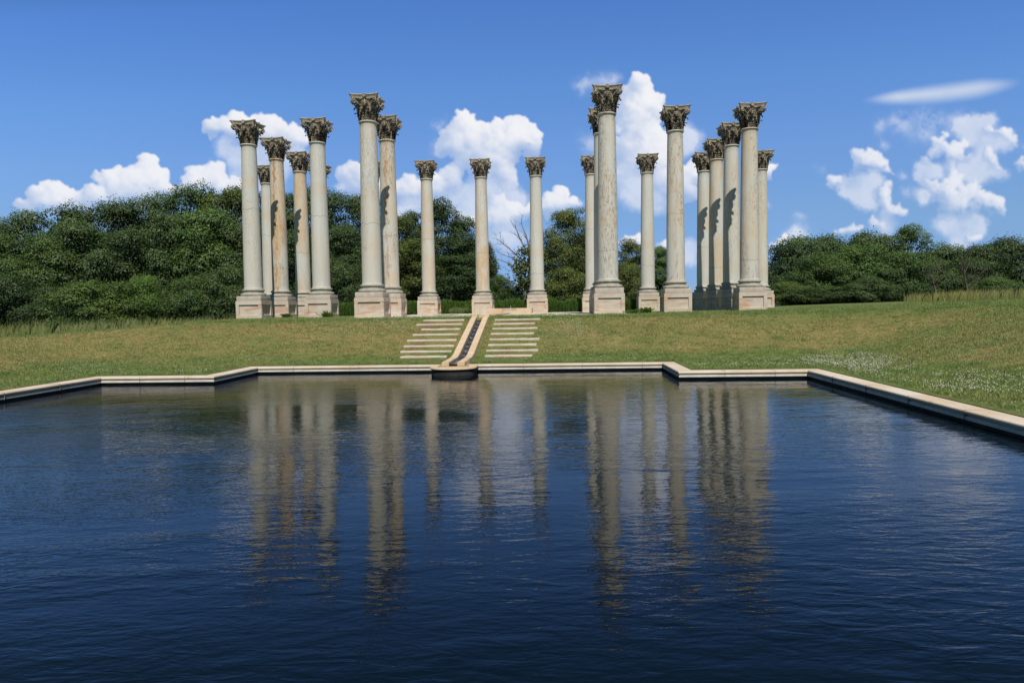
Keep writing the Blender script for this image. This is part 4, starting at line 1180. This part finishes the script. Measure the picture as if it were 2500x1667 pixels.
    S += z3([(780,970,90),(880,1000,110),(900,1100,100),(800,1040,80),(1000,960,100),(960,1180,80),(1100,1330,110),(1420,860,80),(1500,880,110),(1700,500,90),(1850,490,100),(1960,470,80),(1800,600,110),(1780,880,130),(1850,900,120),(1900,760,110),(1970,640,120),(2100,620,100),(2030,900,100),(1420,1080,90),(1600,1320,120),(1800,1340,140),(1380,920,60),(1840,1340,90),(1740,1350,80),(1700,1480,80),(340,1420,90)])
    Wp = z2([(700,390,38),(740,360,30),(700,520,50),(1660,120,62),(1760,110,52),(1620,150,40),(1820,100,36),(1670,500,60)])
    Wp += z3([(560,865,36),(410,1245,55),(1240,930,40),(1060,510,60),(1250,470,85),(1190,490,60),(1450,440,80),(1550,480,110),(1400,570,95),(1680,440,70),(1090,655,50),(380,1400,80),(280,1430,70),(1300,1060,60),(2230,690,50),(110,1140,30)])
    yy, xx = np.mgrid[0:H_, 0:W_]
    Hm = np.zeros((H_, W_)); Al = np.zeros((H_, W_))
    def stamp(cx, cy, r, zc, soft, arr=True):
        cx = (cx-x0)/SX; cy = (cy-y0)/SX; r = r/SX; zc = zc/SX
        a, b = max(0, int(cx-r-1)), min(W_, int(cx+r+2)); c, d = max(0, int(cy-r-1)), min(H_, int(cy+r+2))
        if a >= b or c >= d: return
        dd = ((xx[c:d, a:b]-cx)**2+(yy[c:d, a:b]-cy)**2)/(r*r)
        m = dd < 1
        h = np.where(m, zc+r*np.sqrt(np.maximum(1-dd, 0))+20, 0)
        Hm[c:d, a:b] = np.maximum(Hm[c:d, a:b], h)
        al = sstep(0, soft, 1-np.sqrt(dd))
        Al[c:d, a:b] = np.maximum(Al[c:d, a:b], al)
    for (cx, cy, r) in B:
        r *= 1.16; stamp(cx, cy, r, 0, .55)
        for k in range(13):
            a = rg.uniform(0, 2*math.pi); q = rg.uniform(.35, .92)
            c2 = (cx+r*q*math.cos(a), cy-r*q*math.sin(a)*(.9 if math.sin(a) > 0 else .7)); r2 = r*rg.uniform(.26, .48); zz = r*math.sqrt(max(0, 1-q*q))*.62
            stamp(*c2, r2, zz, .5)
            for j in range(7):
                a = rg.uniform(0, 2*math.pi); q2 = rg.uniform(.5, .95); r3 = r2*rg.uniform(.25, .48)
                stamp(c2[0]+r2*q2*math.cos(a), c2[1]-r2*q2*math.sin(a), r3, zz+r2*math.sqrt(1-q2*q2)*.6, .6)
    def blur(A, n):
        for _ in range(3):
            for ax in (0, 1):
                P_ = np.pad(A, [(n+1, n) if k == ax else (0, 0) for k in (0, 1)], mode='edge'); C_ = np.cumsum(P_, ax)
                A = (np.take(C_, range(2*n+1, C_.shape[ax]), ax)-np.take(C_, range(0, C_.shape[ax]-2*n-1), ax))/(2*n+1)
        return A
    n1 = fbm(xx, yy, .035, 6, 3.3); n2 = fbm(xx, yy, .09, 5, 8.1); n3 = fbm(xx, yy, .30, 3, 17.)
    def warpf(A, k):
        wx = (fbm(xx, yy, .055, 5, 21.)-.5)*k+(fbm(xx, yy, .20, 3, 51.)-.5)*k*.30; wy = (fbm(xx, yy, .055, 5, 77.)-.5)*k+(fbm(xx, yy, .20, 3, 91.)-.5)*k*.30
        return A[np.clip((yy+wy).round().astype(int), 0, H_-1), np.clip((xx+wx).round().astype(int), 0, W_-1)]
    Hm = warpf(Hm, 16); Al = warpf(Al, 16)
    Hs = blur(Hm, 1); Hl = blur(Hm, 5); Hx = blur(Hm, 16)
    def lam(Hh, k):
        gy, gx = np.gradient(Hh); nx_, ny_ = -gx*k, gy*k
        return (nx_*.42+ny_*.62+.66)/np.sqrt(nx_**2+ny_**2+1)
    light = .30*lam(Hs, .8)+.45*lam(Hl, 1.1)+.35*lam(Hx, 1.3)
    ao = np.clip((Hs-Hl)/9, -1, .6)*.13+np.clip((Hl-Hx)/16, -1, .6)*.13
    tone = light+ao+(n1-.5)*.55+(n2-.5)*.34
    tone = sstep(.30, 1.20, tone)
    # opacity: crisp heads, torn and thinning undersides
    A1 = blur(Al, 1); Ab = blur(Al, 6)
    under = np.roll(Ab, 10, axis=0)-np.roll(Ab, -10, axis=0)          # >0 on lower rims
    under = np.clip(under*2.2, 0, 1)
    er = ((n2-.5)*(.55+1.2*under)+(n3-.5)*.35)*sstep(.0, .22, A1)
    rgt = sstep(1880, 2100, x0+xx*SX)
    aB = sstep(.03, .70+.40*rgt, A1+er-.30*under*(1.15-n1))
    aB = aB*(1-.45*under)
    def soft(L, pw=1.0):
        A = np.zeros((H_, W_))
        for (cx, cy, r) in L:
            dd = ((xx-(cx-x0)/SX)**2+((yy-(cy-y0)/SX)*1.15)**2)/((r/SX)**2)
            A = 1-(1-A)*(1-.85*np.exp(-dd*1.15)**pw)
        return A
    sS = warpf(soft(S), 14)
    aS = np.clip(sstep(.12, .85, sS)*(.6+.9*n1)+(n2-.5)*.45*sS, 0, 1)*.86
    wf_ = soft(Wp)
    wf_ = warpf(wf_, 14)
    aW = wf_*sstep(.34, .70, .5*n1+.5*n2+.10*n3)*.62
    # lens cloud
    sx_ = x0+xx*SX; sy_ = y0+yy*SX; q = (sx_-2100)/395
    tq = np.clip((sx_-2100)/400, -1, 1)
    topy = 160+.29333*(300-205*np.clip((sx_-2100)/300, 0, 1)**.55); boty = 160+.29333*(318+14*np.sin(np.clip(tq, 0, 1)*3)-150*np.clip(tq, 0, 1)**2.6)
    mid = (sy_-topy)/np.maximum(boty-topy, 2)
    aL = sstep(-.05, .55, mid)*(1-sstep(.50, 1.2, mid))*1.1*sstep(2096, 2200, sx_)*(1-sstep(2380, 2505, sx_))*.80*(.85+.3*n1)
    alpha = 1-(1-aB)*(1-aS)*(1-aW)*(1-aL)
    elev = np.clip((sy_-200)/500, 0, 1)                                # lower = hazier
    lit = np.array([.905, .905, .935]); shd = np.array([.47, .575, .79]); veil = np.array([.56, .66, .85])
    cB = shd+(lit-shd)*tone[..., None]  # sunlit and shaded sides of the puffs painted into the colour
    cv = veil+(lit-veil)*np.clip(.15+.9*(n1-.25), 0, .8)[..., None]
    col = (cB*aB[..., None]+cv*((1-aB)*np.clip(aS+aW, 0, 1))[..., None]+np.array([.66, .73, .86])*((1-aB)*aL)[..., None])/np.maximum(aB+(1-aB)*np.clip(aS+aW, 0, 1)+(1-aB)*aL, 1e-4)[..., None]
    right = sstep(1880, 2100, sx_)
    alpha = alpha*(1-.12*elev)*(1-.10*right)
    alpha[0] = 0; alpha[-1] = 0; alpha[:, 0] = 0; alpha[:, -1] = 0
    px = (sx_*2352/2500).ravel(); py = (sy_*2352/2500).ravel()
    D = FWD[None]+((px*2500/2352-1250)/F_PX)[:, None]*RGT[None]-((py*2500/2352-833.5)/F_PX)[:, None]*UPV[None]
    P = CAM[None]+D*(3600/D[:, 1])[:, None]
    I_ = np.arange(H_*W_).reshape(H_, W_)
    use = np.maximum.reduce([alpha[:-1, :-1], alpha[1:, :-1], alpha[:-1, 1:], alpha[1:, 1:]]) > .004
    F_ = np.stack([I_[:-1, :-1][use], I_[1:, :-1][use], I_[1:, 1:][use], I_[:-1, 1:][use]], 1)
    used = np.unique(F_); remap = np.zeros(H_*W_, int); remap[used] = np.arange(len(used))
    cc = np.concatenate([col.reshape(-1, 3), alpha.reshape(-1, 1)], 1)[used]
    me = np_mesh('clouds', P[used], remap[F_], cc)
    m, n = material('cloud_vapour')
    v = n.n('ShaderNodeVertexColor', _layer_name='tint')
    e = n.n('ShaderNodeEmission', Color=v.outputs[0], Strength=1.0); t_ = n.n('ShaderNodeBsdfTransparent')
    ms = n.n('ShaderNodeMixShader', Fac=v.outputs[1]); n.nt.links.new(t_.outputs[0], ms.inputs[1]); n.nt.links.new(e.outputs[0], ms.inputs[2])
    o = n.n('ShaderNodeOutputMaterial'); n.nt.links.new(ms.outputs[0], o.inputs[0]); m.cycles.emission_sampling = 'NONE'
    return tag(obj('sky_clouds', me, m), kind='structure')
cloud_backdrop()

# ------------------------------------------------------------------ render settings
scene.render.engine = 'CYCLES'
scene.view_settings.view_transform = 'Standard'; scene.view_settings.look = 'None'; scene.view_settings.exposure = 0; scene.view_settings.gamma = 1
scene.cycles.max_bounces = 5; scene.cycles.diffuse_bounces = 2; scene.cycles.glossy_bounces = 3; scene.cycles.transmission_bounces = 2; scene.cycles.transparent_max_bounces = 8
scene.cycles.use_denoising = True
scene.cycles.caustics_reflective = False; scene.cycles.caustics_refractive = False
